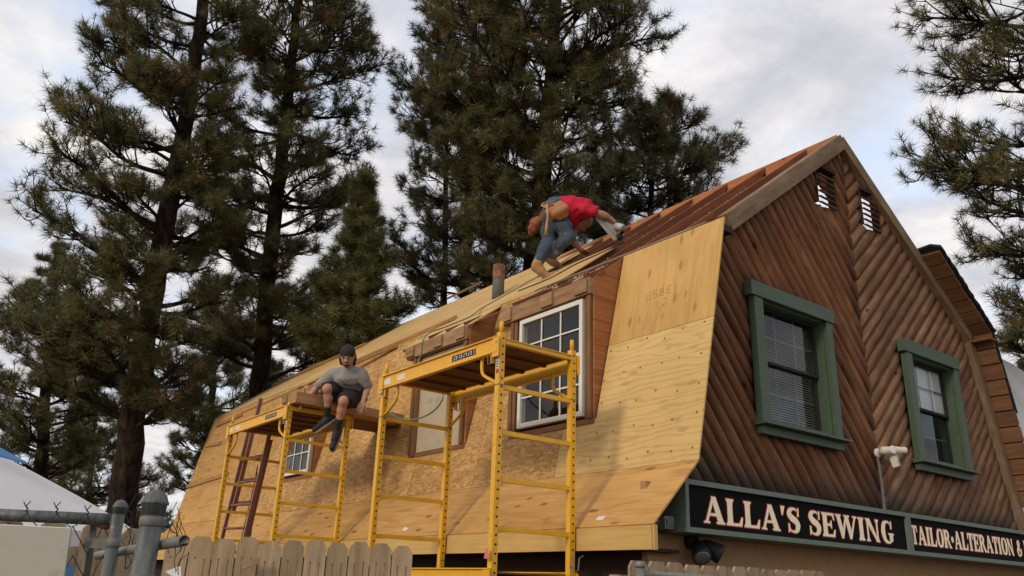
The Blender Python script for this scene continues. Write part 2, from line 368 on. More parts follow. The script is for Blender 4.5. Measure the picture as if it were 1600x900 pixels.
MT['dark'] = plain('dark interior', (.012, .011, .010), .9, .05)
MT['ink'] = plain('faded stamp ink', (.36, .23, .10), .9, .05)
MT['tee_ink'] = plain('dark shirt print', (.09, .085, .085), .9, .05)
def make_glass():
    M = Mat('window glass'); n = M.n; o = n['Material Output']; n.remove(M.b)
    g = M.new('ShaderNodeBsdfGlossy'); g.inputs['Roughness'].default_value = .02; g.inputs['Color'].default_value = (.95, .95, .97, 1)
    t = M.new('ShaderNodeBsdfTransparent'); t.inputs['Color'].default_value = (.86, .88, .87, 1)
    f = M.new('ShaderNodeFresnel'); f.inputs['IOR'].default_value = 1.5
    r = M.new('ShaderNodeMapRange'); r.inputs[1].default_value = 0; r.inputs[2].default_value = 1; r.inputs[3].default_value = .02; r.inputs[4].default_value = .62; M.ln(f.outputs[0], r.inputs[0])
    gm = M.new('ShaderNodeNewGeometry'); iv = M.new('ShaderNodeMath', operation='SUBTRACT'); iv.inputs[0].default_value = 1; M.ln(gm.outputs['Backfacing'], iv.inputs[1]); ml = M.new('ShaderNodeMath', operation='MULTIPLY'); M.ln(r.outputs[0], ml.inputs[0]); M.ln(iv.outputs[0], ml.inputs[1])
    x = M.new('ShaderNodeMixShader'); M.ln(ml.outputs[0], x.inputs[0]); M.ln(t.outputs[0], x.inputs[1]); M.ln(g.outputs[0], x.inputs[2])
    nz = M.noise(M.vec('obj', rnd=False), 1.6, 2, .5); k = M.new('ShaderNodeBump'); k.inputs['Strength'].default_value = .05; k.inputs['Distance'].default_value = .02
    M.ln(nz, k.inputs['Height']); M.ln(k.outputs[0], g.inputs['Normal'])
    M.ln(x.outputs[0], o.inputs['Surface']); return M.m
MT['glass'] = make_glass()
def make_needles(name, stops):
    M = Mat(name); a = M.new('ShaderNodeAttribute'); a.attribute_name = 'var'
    c = M.ramp(a.outputs['Fac'], stops); M.done(c, .55, .35)
    M.b.inputs['Transmission Weight'].default_value = 0
    # needles let a little light through
    o = M.n['Material Output']; tr = M.new('ShaderNodeBsdfTranslucent'); M.ln(c, tr.inputs['Color'])
    x = M.new('ShaderNodeMixShader'); x.inputs[0].default_value = .22; M.ln(M.b.outputs[0], x.inputs[1]); M.ln(tr.outputs[0], x.inputs[2]); M.ln(x.outputs[0], o.inputs['Surface'])
    return M.m
MT['needle'] = make_needles('pine needles', [(0, (.054, .060, .026)), (.3, (.106, .110, .044)), (.6, (.158, .152, .058)), (.85, (.220, .188, .070)), (.93, (.24, .15, .06)), (1, (.28, .14, .06))])
MT['needle_light'] = make_needles('yellow green needles', [(0, (.045, .055, .022)), (.4, (.095, .105, .036)), (.8, (.17, .165, .055)), (1, (.22, .20, .07))])
def make_bark():
    M = Mat('pine bark'); g = M.noise(M.vec('obj', (7, 7, 1.6), False), 1.4, 7, .7, .4)
    return M.done(M.ramp(g, [(.36, (.010, .007, .006)), (.52, (.040, .027, .020)), (.72, (.085, .058, .042))]), .9, .1, g, 1.0, .08)
MT['bark'] = make_bark()

# ================================================================ ground
g = MB(); g.add([(-1500, -1500, 0), (1500, -1500, 0), (1500, 1500, 0), (-1500, 1500, 0)], [(0, 1, 2, 3)])
tag(build('ground', g, MT['ground']), kind='structure')

# ================================================================ house
def nrm(v): v = np.array(v, float); return v/np.linalg.norm(v)
XC = .25
A_ = np.array([XC, 0, 6.63]); KL = np.array([-2.2, 0, 4.75]); KR = np.array([2.80, 0, 4.75])
BL = np.array([-2.693, 0, 2.559]); BR = np.array([3.42, 0, 2.57]); FL = np.array([-3.208, 0, 2.054])
LEN = 13.0
class Plane:
    def __init__(s, p, q, side):
        s.p = p; s.d = nrm(q-p); s.len = np.linalg.norm(q-p); n = np.cross(s.d, (0, 1, 0)); s.n = n if n[0]*side > 0 else -n
    def pt(s, y, t, off=0): return s.p + s.d*t + s.n*off + np.array([0, y, 0])
UPL = Plane(KL, A_, -1); LOL = Plane(KL, BL, -1); FLL = Plane(BL, FL, -1); UPR = Plane(KR, A_, 1); LOR = Plane(KR, BR, 1)
def onplane(P, u, v, off=0.):
    w = FW*FPX + RT*(u-800) - UP*(v-450); o = P.pt(0, 0, off); k = ((o-CAM)@P.n)/(w@P.n); return CAM+w*k
def sheet(P, poly, th=.014, off=0., swap=False):
    """flat panel lying on a roof plane; poly in (y, t)"""
    m_ = MB(); o = P.pt(0, 0, off); r = rng.uniform(0, 30)
    gr = (lambda p: (p[1]+r, p[0], 0)) if swap else (lambda p: (p[0]+r, p[1], 0))
    m_.prism(poly, o, (0, 1, 0), P.d, P.n*th, gr); return m_
def rect(y0, y1, t0, t1): return [(y0, t0), (y1, t0), (y1, t1), (y0, t1)]

house = thing('sewing_shop_house', (.3, 6.5, 0), 'barn roofed log and plywood house being re-roofed, with a sewing shop sign on its gable', 'house')
# ---- gable sheathing behind the logs (openings left for the windows and vents)
W1 = (-1.53, -.49, 3.06, 4.21); W2 = (1.13, 2.10, 3.04, 4.21); V1 = (-.27, .04, 5.62, 6.05); V2 = (.61, .94, 5.62, 6.05)
def roofz(x):
    if x < KL[0]: return np.interp(x, [BL[0], KL[0]], [BL[2], KL[2]])
    if x < XC: return np.interp(x, [KL[0], XC], [KL[2], A_[2]])
    if x < KR[0]: return np.interp(x, [XC, KR[0]], [A_[2], KR[2]])
    return np.interp(x, [KR[0], BR[0]], [KR[2], BR[2]])
bk = MB(); xs = sorted([BL[0], KL[0], W1[0], W1[1], V1[0], V1[1], XC, V2[0], V2[1], W2[0], W2[1], KR[0], BR[0]])
for a, b in zip(xs[:-1], xs[1:]):
    mid = (a+b)/2; segs = [(2.40, None)]
    for h in (W1, W2, V1, V2):
        if h[0] < mid < h[1]: segs = [(2.40, h[2]), (h[3], None)]
    for z0, z1 in segs:
        ta, tb = (roofz(a)-.03, roofz(b)-.03) if z1 is None else (z1, z1)
        bk.prism([(a, z0), (b, z0), (b, tb), (a, ta)], (0, .0, 0), (1, 0, 0), (0, 0, 1), (0, .03, 0))
gw = build('gable_wall', bk, MT['darkwall'], house)

# ---- half logs laid as a chevron
def clip_convex(p, d, poly):
    s0, s1 = -99., 99.; n = len(poly); c = np.mean(poly, 0)
    for i in range(n):
        a = np.array(poly[i]); e = np.array(poly[(i+1) % n])-a; q = np.array([-e[1], e[0]])
        if q@(c-a) < 0: q = -q
        den = q@d; num = q@(a-p)
        if abs(den) < 1e-9:
            if num > 0: return None
            continue
        s = num/den
        if den > 0: s0 = max(s0, s)
        else: s1 = min(s1, s)
    return (s0, s1) if s1-s0 > .02 else None
def intervals(p, d, poly, holes):
    iv = clip_convex(p, d, poly)
    if iv is None: return []
    res = [iv]
    for h in holes:
        c = clip_convex(p, d, [(h[0], h[2]), (h[1], h[2]), (h[1], h[3]), (h[0], h[3])])
        if c is None: continue
        nx = []
        for a, b in res:
            if c[0] >= b or c[1] <= a: nx.append((a, b)); continue
            if c[0]-a > .03: nx.append((a, c[0]))
            if b-c[1] > .03: nx.append((c[1], b))
        res = nx
    return res
SEAM = .32
polyL = [(-2.66, 2.43), (SEAM-.004, 2.43), (SEAM-.004, 6.50), (XC, 6.55), (-2.16, 4.70)]
polyR = [(SEAM+.004, 2.43), (3.36, 2.43), (2.76, 4.70), (SEAM+.004, 6.50)]
ins = .05
holes = [(W1[0]-ins, W1[1]+ins, W1[2]-ins, W1[3]+ins), (W2[0]-ins, W2[1]+ins, W2[2]-ins, W2[3]+ins), (V1[0]-.02, V1[1]+.02, V1[2]-.02, V1[3]+.02), (V2[0]-.02, V2[1]+.02, V2[2]-.02, V2[3]+.02)]
def logs(poly, ang, pitch, matkey, ph):
    d = np.array([math.cos(ang), math.sin(ang)]); q = np.array([-d[1], d[0]])
    cs = [q@np.array(p) for p in poly]; k = min(cs)+ph*pitch
    lat = [-1, -.86, -.6, -.3, 0, .3, .6, .86, 1]
    while k < max(cs)+pitch*.4:
        w = pitch*random.uniform(.93, 1.07); r = w/2; c0 = k+w/2
        cen = intervals(q*c0, d, poly, holes); per = [intervals(q*(c0+t*r*.98), d, poly, holes) for t in lat]
        for j, (a, b) in enumerate(cen):
            vs = []; gs = []; fs = []; nseg = max(2, int((b-a)/.22)); rise = random.uniform(.85, 1.15)
            w1, w2 = random.uniform(0, 6), random.uniform(0, 6); ro = random.uniform(0, 40)
            ja, jb = random.uniform(-.012, .012), random.uniform(-.012, .012)
            for i, t in enumerate(lat):
                aa, bb = (per[i][j] if len(per[i]) == len(cen) else (a, b))
                if abs(aa-a) > .2 or abs(bb-b) > .2: aa, bb = a, b
                for s in range(nseg+1):
                    f = s/nseg; u = aa+(bb-aa)*f
                    wob = 1+.05*math.sin(u*5+w1)+.04*math.sin(u*13+w2); c = c0+t*r*.985+.004*math.sin(u*3.3+w1)
                    hh = .052*rise*wob*math.sqrt(max(0, 1-abs(t)**2.3))
                    if (s == 0 or s == nseg): hh *= .82
                    p = d*u+q*c; vs.append((p[0], -.002-hh, p[1])); gs.append((u+ro, c*1.0, ro))
            m_ = nseg+1
            for i in range(len(lat)-1):
                for s in range(nseg): fs.append((i*m_+s, i*m_+s+1, (i+1)*m_+s+1, (i+1)*m_+s))
            fs.append(tuple(i*m_ for i in range(len(lat)))); fs.append(tuple(i*m_+nseg for i in range(len(lat)))[::-1])
            o = build('log', MB().add(vs, fs, gs), MT[matkey], house, smooth=False)
            o.data.polygons.foreach_set('use_smooth', [True]*(len(fs)-2)+[False]*2)
        k += w
logs(polyL, R_(-50), .127, 'log', .2)
logs(polyR, R_(43), .130, 'log_grey', .6)
# odd short logs at the very peak lie flat
# ---- barge boards and trims
b = MB(); e0 = np.array([.20, -.10, 6.545]); d = nrm(KL-A_)
b.bar(A_+d*.0+np.array([0, -.062, -.10]), KL+np.array([.28, -.062, .10]), .12, .165, up=(-.6087, 0, .7934)); build('barge_board', b, MT['barge'], house)
b = MB(); b.bar(A_+np.array([-.02, -.058, -.085]), KR+np.array([-.055, -.058, -.03]), .115, .135, up=(.59, 0, .807)); build('barge_board', b, MT['barge'], house)
b = MB(); b.bar(KR+np.array([-.085, -.056, -.09]), BR+np.array([-.07, -.056, -.12]), .112, .12, up=(.96, 0, .27)); build('barge_board', b, MT['barge'], house)
b = MB(); b.bar((2.78, -.34, 4.655), (2.78, -.06, 4.655), .20, .03); build('knee_block', b, MT['soffit'], house)
b = MB(); b.bar((-2.02, -.16, 4.74), (-2.02, -.03, 4.74), .14, .07); build('knee_block', b, MT['darkwall'], house)
# ---- louvred attic vents
for v in (V1, V2):
    m_ = MB()
    m_.box(v[0]-.028, v[0]-.006, -.056, .029, v[2], v[3], 'z'); m_.box(v[1]+.006, v[1]+.028, -.056, .029, v[2], v[3], 'z')
    m_.box(v[0]-.03, v[1]+.03, -.085, .03, v[3]-.004, v[3]+.05, 'x')
    vent = build('louvre_vent', m_, MT['darkwall'], house)
    for i in range(6):
        z = v[2]+.012+i*(v[3]-v[2]-.02)/6; s = MB()
        s.bar((v[0]+.014, -.05, z), (v[1]-.014, -.05, z), .050, .010, up=(0, -.45, 1)); build('slat', s, MT['barge'] if i == 0 else MT['log_grey'], vent)
# ---- green trimmed gable windows
def gable_window(W, blind):
    x0, x1, z0, z1 = W
    f = MB()      # jamb box
    for (a, b_, c, e) in ((x0, x0+.03, z0, z1), (x1-.03, x1, z0, z1)): f.box(a, b_, -.085, .13, c, e, 'z')
    f.box(x0+.03, x1-.03, -.085, .13, z1-.03, z1, 'x'); f.box(x0+.03, x1-.03, -.085, .13, z0, z0+.025, 'x')
    w = build('gable_window', f, MT['green'], house)
    t = MB(); t.box(x0-.115, x0+.012, -.125, -.06, z0-.02, z1-.012, 'z'); build('trim_board', t, MT['green'], w)
    t = MB(); t.box(x1-.012, x1+.085, -.125, -.06, z0-.02, z1-.012, 'z'); build('trim_board', t, MT['green'], w)
    t = MB(); t.box(x0-.165, x1+.115, -.140, -.06, z1-.010, z1+.13, 'x'); build('trim_header', t, MT['green'], w)
    t = MB(); t.prism([(-.19, z0-.045), (-.19, z0-.025), (-.06, z0+.0), (-.06, z0-.05)], (x0-.16, 0, 0), (0, 1, 0), (0, 0, 1), (x1-x0+.29, 0, 0), lambda p: (p[0], p[1], 0)); build('sill', t, MT['green'], w)
    t = MB(); t.box(x0-.12, x1+.095, -.115, -.06, z0-.12, z0-.052, 'x'); build('apron', t, MT['green'], w)
    zm = (z0+z1)/2+.02
    for k, (a, b_, yy) in enumerate(((z0+.025, zm, .030), (zm-.02, z1-.03, .002))):
        s = MB(); X0, X1 = x0+.03, x1-.03; fw = .028
        s.box(X0, X0+fw, yy, yy+.028, a, b_, 'z'); s.box(X1-fw, X1, yy, yy+.028, a, b_, 'z')
        s.box(X0+fw, X1-fw, yy-.002, yy+.026, a, a+fw, 'x'); s.box(X0+fw, X1-fw, yy-.002, yy+.026, b_-fw, b_, 'x')
        build('sash', s, MT['cap'], w)
        gl = MB(); gl.box(X0+fw, X1-fw, yy+.010, yy+.014, a+fw, b_-fw); build('pane', gl, MT['glass'], w)
        mu = MB()
        for j in (1, 2):
            x = X0+fw+(X1-X0-2*fw)*j/3; mu.box(x-.008, x+.008, yy+.018, yy+.024, a+fw, b_-fw, 'z')
        z = (a+b_)/2; mu.box(X0+fw, X1-fw, yy+.0245, yy+.029, z-.008, z+.008, 'x'); build('muntins', mu, MT['darksteel'], w)
    if blind:
        s = MB(); n = 44
        for i in range(n):
            z = z0+.05+(z1-z0-.1)*i/n; s.bar((x0+.035, .085, z), (x1-.035, .085, z), .018, .0025, up=(0, -.55, 1))
        bl = build('blind', s, MT['vinyl'], w); bl['kind'] = 'stuff'
    else:
        s = MB(); s.box(x0+.035, x1-.035, (.042), .046, zm+.01, z1-.035); build('pale_panel', s, MT['whitewall'], w)  # pale panel added behind the upper sash, makes that pane paler
    s = MB(); s.box(x0-.2, x1+.2, .5, .52, z0-.2, z1+.2); s.box(x0-.2, x0-.18, .03, .5, z0-.2, z1+.2); s.box(x1+.18, x1+.2, .03, .5, z0-.2, z1+.2)  # near-black box: the unlit room's darkness is put into its colour
    s.box(x0-.2, x1+.2, .03, .5, z1+.2, z1+.22); s.box(x0-.2, x1+.2, .03, .5, z0-.22, z0-.2); build('dark_room_box', s, MT['dark'], w)
gable_window(W1, True); gable_window(W2, False)

# ---- lower left slope sheathing
D1, D2, D3 = (.98, 2.24), (3.04, 4.22), (6.90, 8.10); TW = 1.72; TB = 2.236
sheets = [
 (LOL, rect(-.28, .96, 0, .995), 'ply_patch'),
 (LOL, [(-.28, 1.0), (.96, 1.0), (.96, TW), (1.40, TW), (1.40, TB), (-.28, TB)], 'ply_swirl'),
 (LOL, [(1.405, TW), (2.26, TW), (2.26, 0), (2.72, 0), (2.72, TB), (1.405, TB)], 'osb'),
 (LOL, [(2.725, 0), (3.02, 0), (3.02, TW), (4.0, TW), (4.0, TB), (2.725, TB)], 'osb'),
 (LOL, [(4.005, TW), (4.24, TW), (4.24, 0), (5.65, 0), (5.65, TB), (4.005, TB)], 'osb'),
 (LOL, [(5.655, 0), (6.88, 0), (6.88, TW), (7.65, TW), (7.65, TB), (5.655, TB)], 'osb'),
 (LOL, [(7.655, TW), (8.12, TW), (8.12, 0), (10.1, 0), (10.1, TB), (7.655, TB)], 'osb'),
 (LOL, rect(10.105, LEN, 0, .70), 'ply_warm'), (LOL, rect(10.105, LEN, .705, 1.5), 'ply_warm'), (LOL, rect(10.105, LEN, 1.505, TB), 'ply_warm')]
ye = [-.28, 2.1, 4.54, 6.98, 9.42, 11.3, LEN]
for a, b_ in zip(ye[:-1], ye[1:]): sheets.append((FLL, rect(a+.003, b_, .002, .715), 'ply_warm'))
for P, poly, mk in sheets: build('plywood_sheet', sheet(P, poly, .014, rng.uniform(0, .003), mk == 'ply_patch'), MT[mk], house)
# unseen dark skin added behind the sheets to block light
m_ = MB()
for a, b_, t0, t1 in ((-.02, .97, 0, TB), (.97, 8.2, TW+.02, TB), (2.25, 3.03, 0, TW), (4.23, 6.89, 0, TW), (8.11, LEN, 0, TB)):
    m_.prism(rect(a, b_, t0, t1), LOL.pt(0, 0, -.004), (0, 1, 0), LOL.d, LOL.n*-.09)
build('light_block_skin', m_, MT['darkwall'], house)
m_ = MB(); m_.prism(rect(-.02, LEN, .0, .70), FLL.pt(0, 0, -.004), (0, 1, 0), FLL.d, FLL.n*-.04); m_.box(-3.19, -2.66, -.02, LEN, 1.90, 1.925, 'y')
build('eave_soffit', m_, MT['darkwall'], house)
for a, b_ in ((-.29, 4.0), (4.003, 8.5), (8.503, LEN)):
    m_ = MB(); m_.box(-3.245, -3.205, a, b_, 1.895, 2.058, 'y'); build('fascia_board', m_, MT['fascia'], house)
m_ = MB(); m_.box(-3.235, -3.2, -.305, -.2905, 1.893, 2.062, 'z'); build('fascia_board', m_, MT['fascia'], house)
# battens nailed on the far sheets
for (y0, t0, y1, t1) in ((11.9, .66, 12.8, .62), (10.7, 1.40, 13.0, 1.46), (11.2, .16, 12.6, .2)):
    m_ = MB(); m_.bar(LOL.pt(y0, t0, .03), LOL.pt(y1, t1, .03), .03, .07, up=-LOL.d); build('batten', m_, MT['batten'], house)
# stamp and nails on sheets
m_ = MB()
def stroke2(mb, P, y, t, segs, sz, w=.006, off=.0155):
    for (a0, b0, a1, b1) in segs:
        p = P.pt(y-a0*sz, t-b0*sz, off); q = P.pt(y-a1*sz, t-b1*sz, off); mb.bar(p, q, w, .001, up=P.n)
SEG = {'U': [(0, 1, 0, 0), (0, 0, .6, 0), (.6, 0, .6, 1)], 'S': [(.6, 1, 0, 1), (0, 1, 0, .5), (0, .5, .6, .5), (.6, .5, .6, 0), (.6, 0, 0, 0)],
       'B': [(0, 0, 0, 1), (0, 1, .5, 1), (.5, 1, .5, .5), (0, .5, .5, .5), (.5, .5, .6, 0), (.6, 0, 0, 0)], 'E': [(.6, 1, 0, 1), (0, 1, 0, 0), (0, .5, .5, .5), (0, 0, .6, 0)],
       'I': [(.2, 0, .2, 1)], '1': [(.2, 0, .2, 1)], '2': [(0, 1, .6, 1), (.6, 1, .6, .5), (.6, .5, 0, 0), (0, 0, .6, 0)]}
for i, ch in enumerate('USBEI'): stroke2(m_, LOL, .55-i*.085, .62, SEG[ch], .075)
for i, ch in enumerate('12'): stroke2(m_, LOL, .42-i*.085, .74, SEG[ch], .075)
build('ink_stamp', m_, MT['ink'], house)
m_ = MB()
for i in range(6):
    for j in range(5):
        y = -.20+i*.225+random.uniform(-.02, .02); t = 1.06+j*.27+random.uniform(-.03, .03)
        m_.lathe(LOL.pt(y, t, .0142), [(.011, 0), (.011, .0018)], LOL.n, 8)
for i in range(40):
    y = random.uniform(1.5, 9.5); t = random.choice((.03, TB-.04, TB-.3)); 
    if t < .1 and any(a-.1 < y < c+.1 for a, c in (D1, D2, D3)): continue
    m_.lathe(LOL.pt(y, t, .0178), [(.008, 0), (.008, .001)], LOL.n, 6)
nh = build('nail_heads', m_, MT['stud'], house)
m_ = MB(); m_.prism(rect(.28, .36, .6, .645), FLL.pt(0, 0, .0185), (0, 1, 0), FLL.d, FLL.n*.001); build('paper_label', m_, MT['paper'], house)
m_ = MB(); m_.prism([(3.2, .60), (3.3, .56), (3.32, .6), (3.22, .64)], FLL.pt(0, 0, .0185), (0, 1, 0), FLL.d, FLL.n*.001); build('paper_label', m_, MT['paper'], house)

# ---- upper left slope: deck sheets, rafters, ridge board
SL = UPL.len
for (poly) in ([(2.02, .02), (1.98, 1.22), (4.44, 1.22), (4.44, .02)], rect(4.445, 6.88, .02, 1.22), rect(6.885, 9.32, .02, 1.22), rect(9.325, LEN, .02, 1.22),
               [(3.72, 1.225), (3.5, 2.0), (3.5, 2.44), (5.94, 2.44), (5.94, 1.225)], rect(5.945, 8.38, 1.225, 2.44), rect(8.385, 10.8, 1.225, 2.44), rect(10.805, LEN, 1.225, 2.44),
               rect(4.5, 6.9, 2.445, SL-.12), rect(6.905, 9.3, 2.445, SL-.06), rect(9.305, LEN, 2.445, SL-.06)):
    build('roof_sheet', sheet(UPL, poly, .014, .002+rng.uniform(0, .004)), MT['ply_deck'], house)
for y in np.arange(.36, LEN, .58):
    m_ = MB(); m_.bar(UPL.pt(y, -.02, -.092), UPL.pt(y, SL-.03, -.092), .04, .18, up=UPL.n); build('rafter', m_, MT['rafter'], house)
    m_ = MB(); m_.bar(UPR.pt(y, -.02, -.092), UPR.pt(y, UPR.len-.03, -.092), .04, .18, up=UPR.n); build('rafter', m_, MT['rafter'], house)
m_ = MB(); m_.box(XC-.02, XC+.02, -.05, LEN, 6.34, 6.635, 'y'); build('ridge_board', m_, MT['ridge'], house)
m_ = MB(); m_.box(-2.1, 2.7, .04, LEN-.05, 4.70, 4.74, 'y'); build('attic_floor', m_, MT['stud'], house)
for y in (1.56, 2.72):
    m_ = MB(); m_.box(-.62, 1.15, y, y+.04, 5.70, 5.82, 'x'); build('collar_tie', m_, MT['rafter'], house)
# strips left on the rafters along the knee and loose battens at the ridge
m_ = MB(); m_.bar(UPL.pt(.97, -.40, -.01), UPL.pt(4.4, -.40, -.01), .10, .02, up=UPL.n); build('roof_strip', m_, MT['rafter'], house)
m_ = MB(); m_.bar(UPL.pt(-.02, .06, .008), UPL.pt(2.4, .05, .008), .09, .02, up=UPL.n); build('roof_strip', m_, MT['barge'], house)
m_ = MB()
fc = [(random.uniform(1.0, 2.5), random.uniform(-.40, -.1)) for _ in range(9)]
for i in range(380):
    cc = fc[i % 9]; y = cc[0]+random.gauss(0, .06); t = cc[1]+.40+random.gauss(0, .035); p = UPL.pt(y, -.40+t, .012); r = random.uniform(.003, .011)
    m_.lathe(p, [(r*.6, -r*.5), (r, 0), (r*.5, r*.8)], (random.gauss(0, .5), random.gauss(0, .5), 1), 5)
for i in range(130):
    y = .36+.58*random.randint(0, 4); t = random.uniform(.2, 2.9); p = UPL.pt(y+random.gauss(0, .012), t, .002); r = random.uniform(.003, .011)
    m_.lathe(p, [(r*.6, -r*.4), (r, 0), (r*.5, r*.7)], (random.gauss(0, .5), random.gauss(0, .5), 1), 5)
fl = build('insulation_fluff', m_, MT['fluff'], house); fl['kind'] = 'stuff'

# ---- right slope: stripped near the ridge, shingles and overhang further down
tr = 1.33
m_ = sheet(UPR, rect(-.31, LEN, 0, tr), .02, 0.); build('roof_sheet', m_, MT['darkwall'], house)  # coloured dark so the gaps between soffit planks read as shade
m_ = sheet(LOR, rect(-.31, LEN, 0, 2.1), .02, 0.); build('roof_sheet', m_, MT['darkwall'], house)  # same dark colour, painting shade into the lower plank gaps
poly = [(-.345, -.03)]; k = 26
for i in range(k+1): poly.append((-.345-random.uniform(0, .014), -.03+(tr+.05)*i/k))
for i in range(30): poly.append((-.345+i*.45+.1, tr+.02+random.uniform(-.05, .06)))
poly += [(LEN, tr), (LEN, -.03)]
build('shingle_layer', sheet(UPR, poly, .045, .021), MT['shingle'], house)
build('shingle_layer', sheet(LOR, rect(-.335, LEN, -.03, 1.0), .022, .021), MT['shingle'], house)
for i in range(7):
    w = tr/7; m_ = MB(); m_.prism(rect(-.325+random.uniform(-.008, .008), -.03, i*w+.006, (i+1)*w-.009), UPR.pt(0, 0, -.022-random.uniform(0, .005)), (0, 1, 0), UPR.d, UPR.n*.02, lambda p: (p[0], p[1], 0)); build('soffit_plank', m_, MT['soffit'], house)
for i in range(11):
    w = 2.1/11; m_ = MB(); m_.prism(rect(-.325+random.uniform(-.01, .01), -.03, i*w+.006, (i+1)*w-.009), LOR.pt(0, 0, -.022-random.uniform(0, .006)), (0, 1, 0), LOR.d, LOR.n*.02, lambda p: (p[0], p[1], 0)); build('soffit_plank', m_, MT['soffit'], house)
# far gable and right wall, lower storey
m_ = MB(); m_.prism([(BL[0], 0), (BR[0], 0), (BR[0], BR[2]), (KR[0], KR[2]-.02), (XC, A_[2]-.02), (KL[0], KL[2]-.02), (BL[0], BL[2])], (0, LEN-.03, 0), (1, 0, 0), (0, 0, 1), (0, .03, 0)); build('far_wall', m_, MT['darkwall'], house)
m_ = MB(); m_.box(-2.92, 3.9, .06, .12, 0, 2.42); build('shop_front_wall', m_, MT['tanwall'], house)
m_ = MB(); m_.box(-2.92, -2.80, .125, LEN, 0, 1.9, 'y'); build('side_wall', m_, MT['darkwall'], house)
m_ = MB(); m_.box(3.40, 3.46, .125, LEN, 0, 2.6, 'y'); build('side_wall', m_, MT['darkwall'], house)
p = at(947, 885, 7.0); m_ = MB(); m_.tube([(p[0], p[1], 0), (p[0], p[1], 1.9)], .03, 10); build('drain_pipe', m_, MT['darksteel'], house, True)

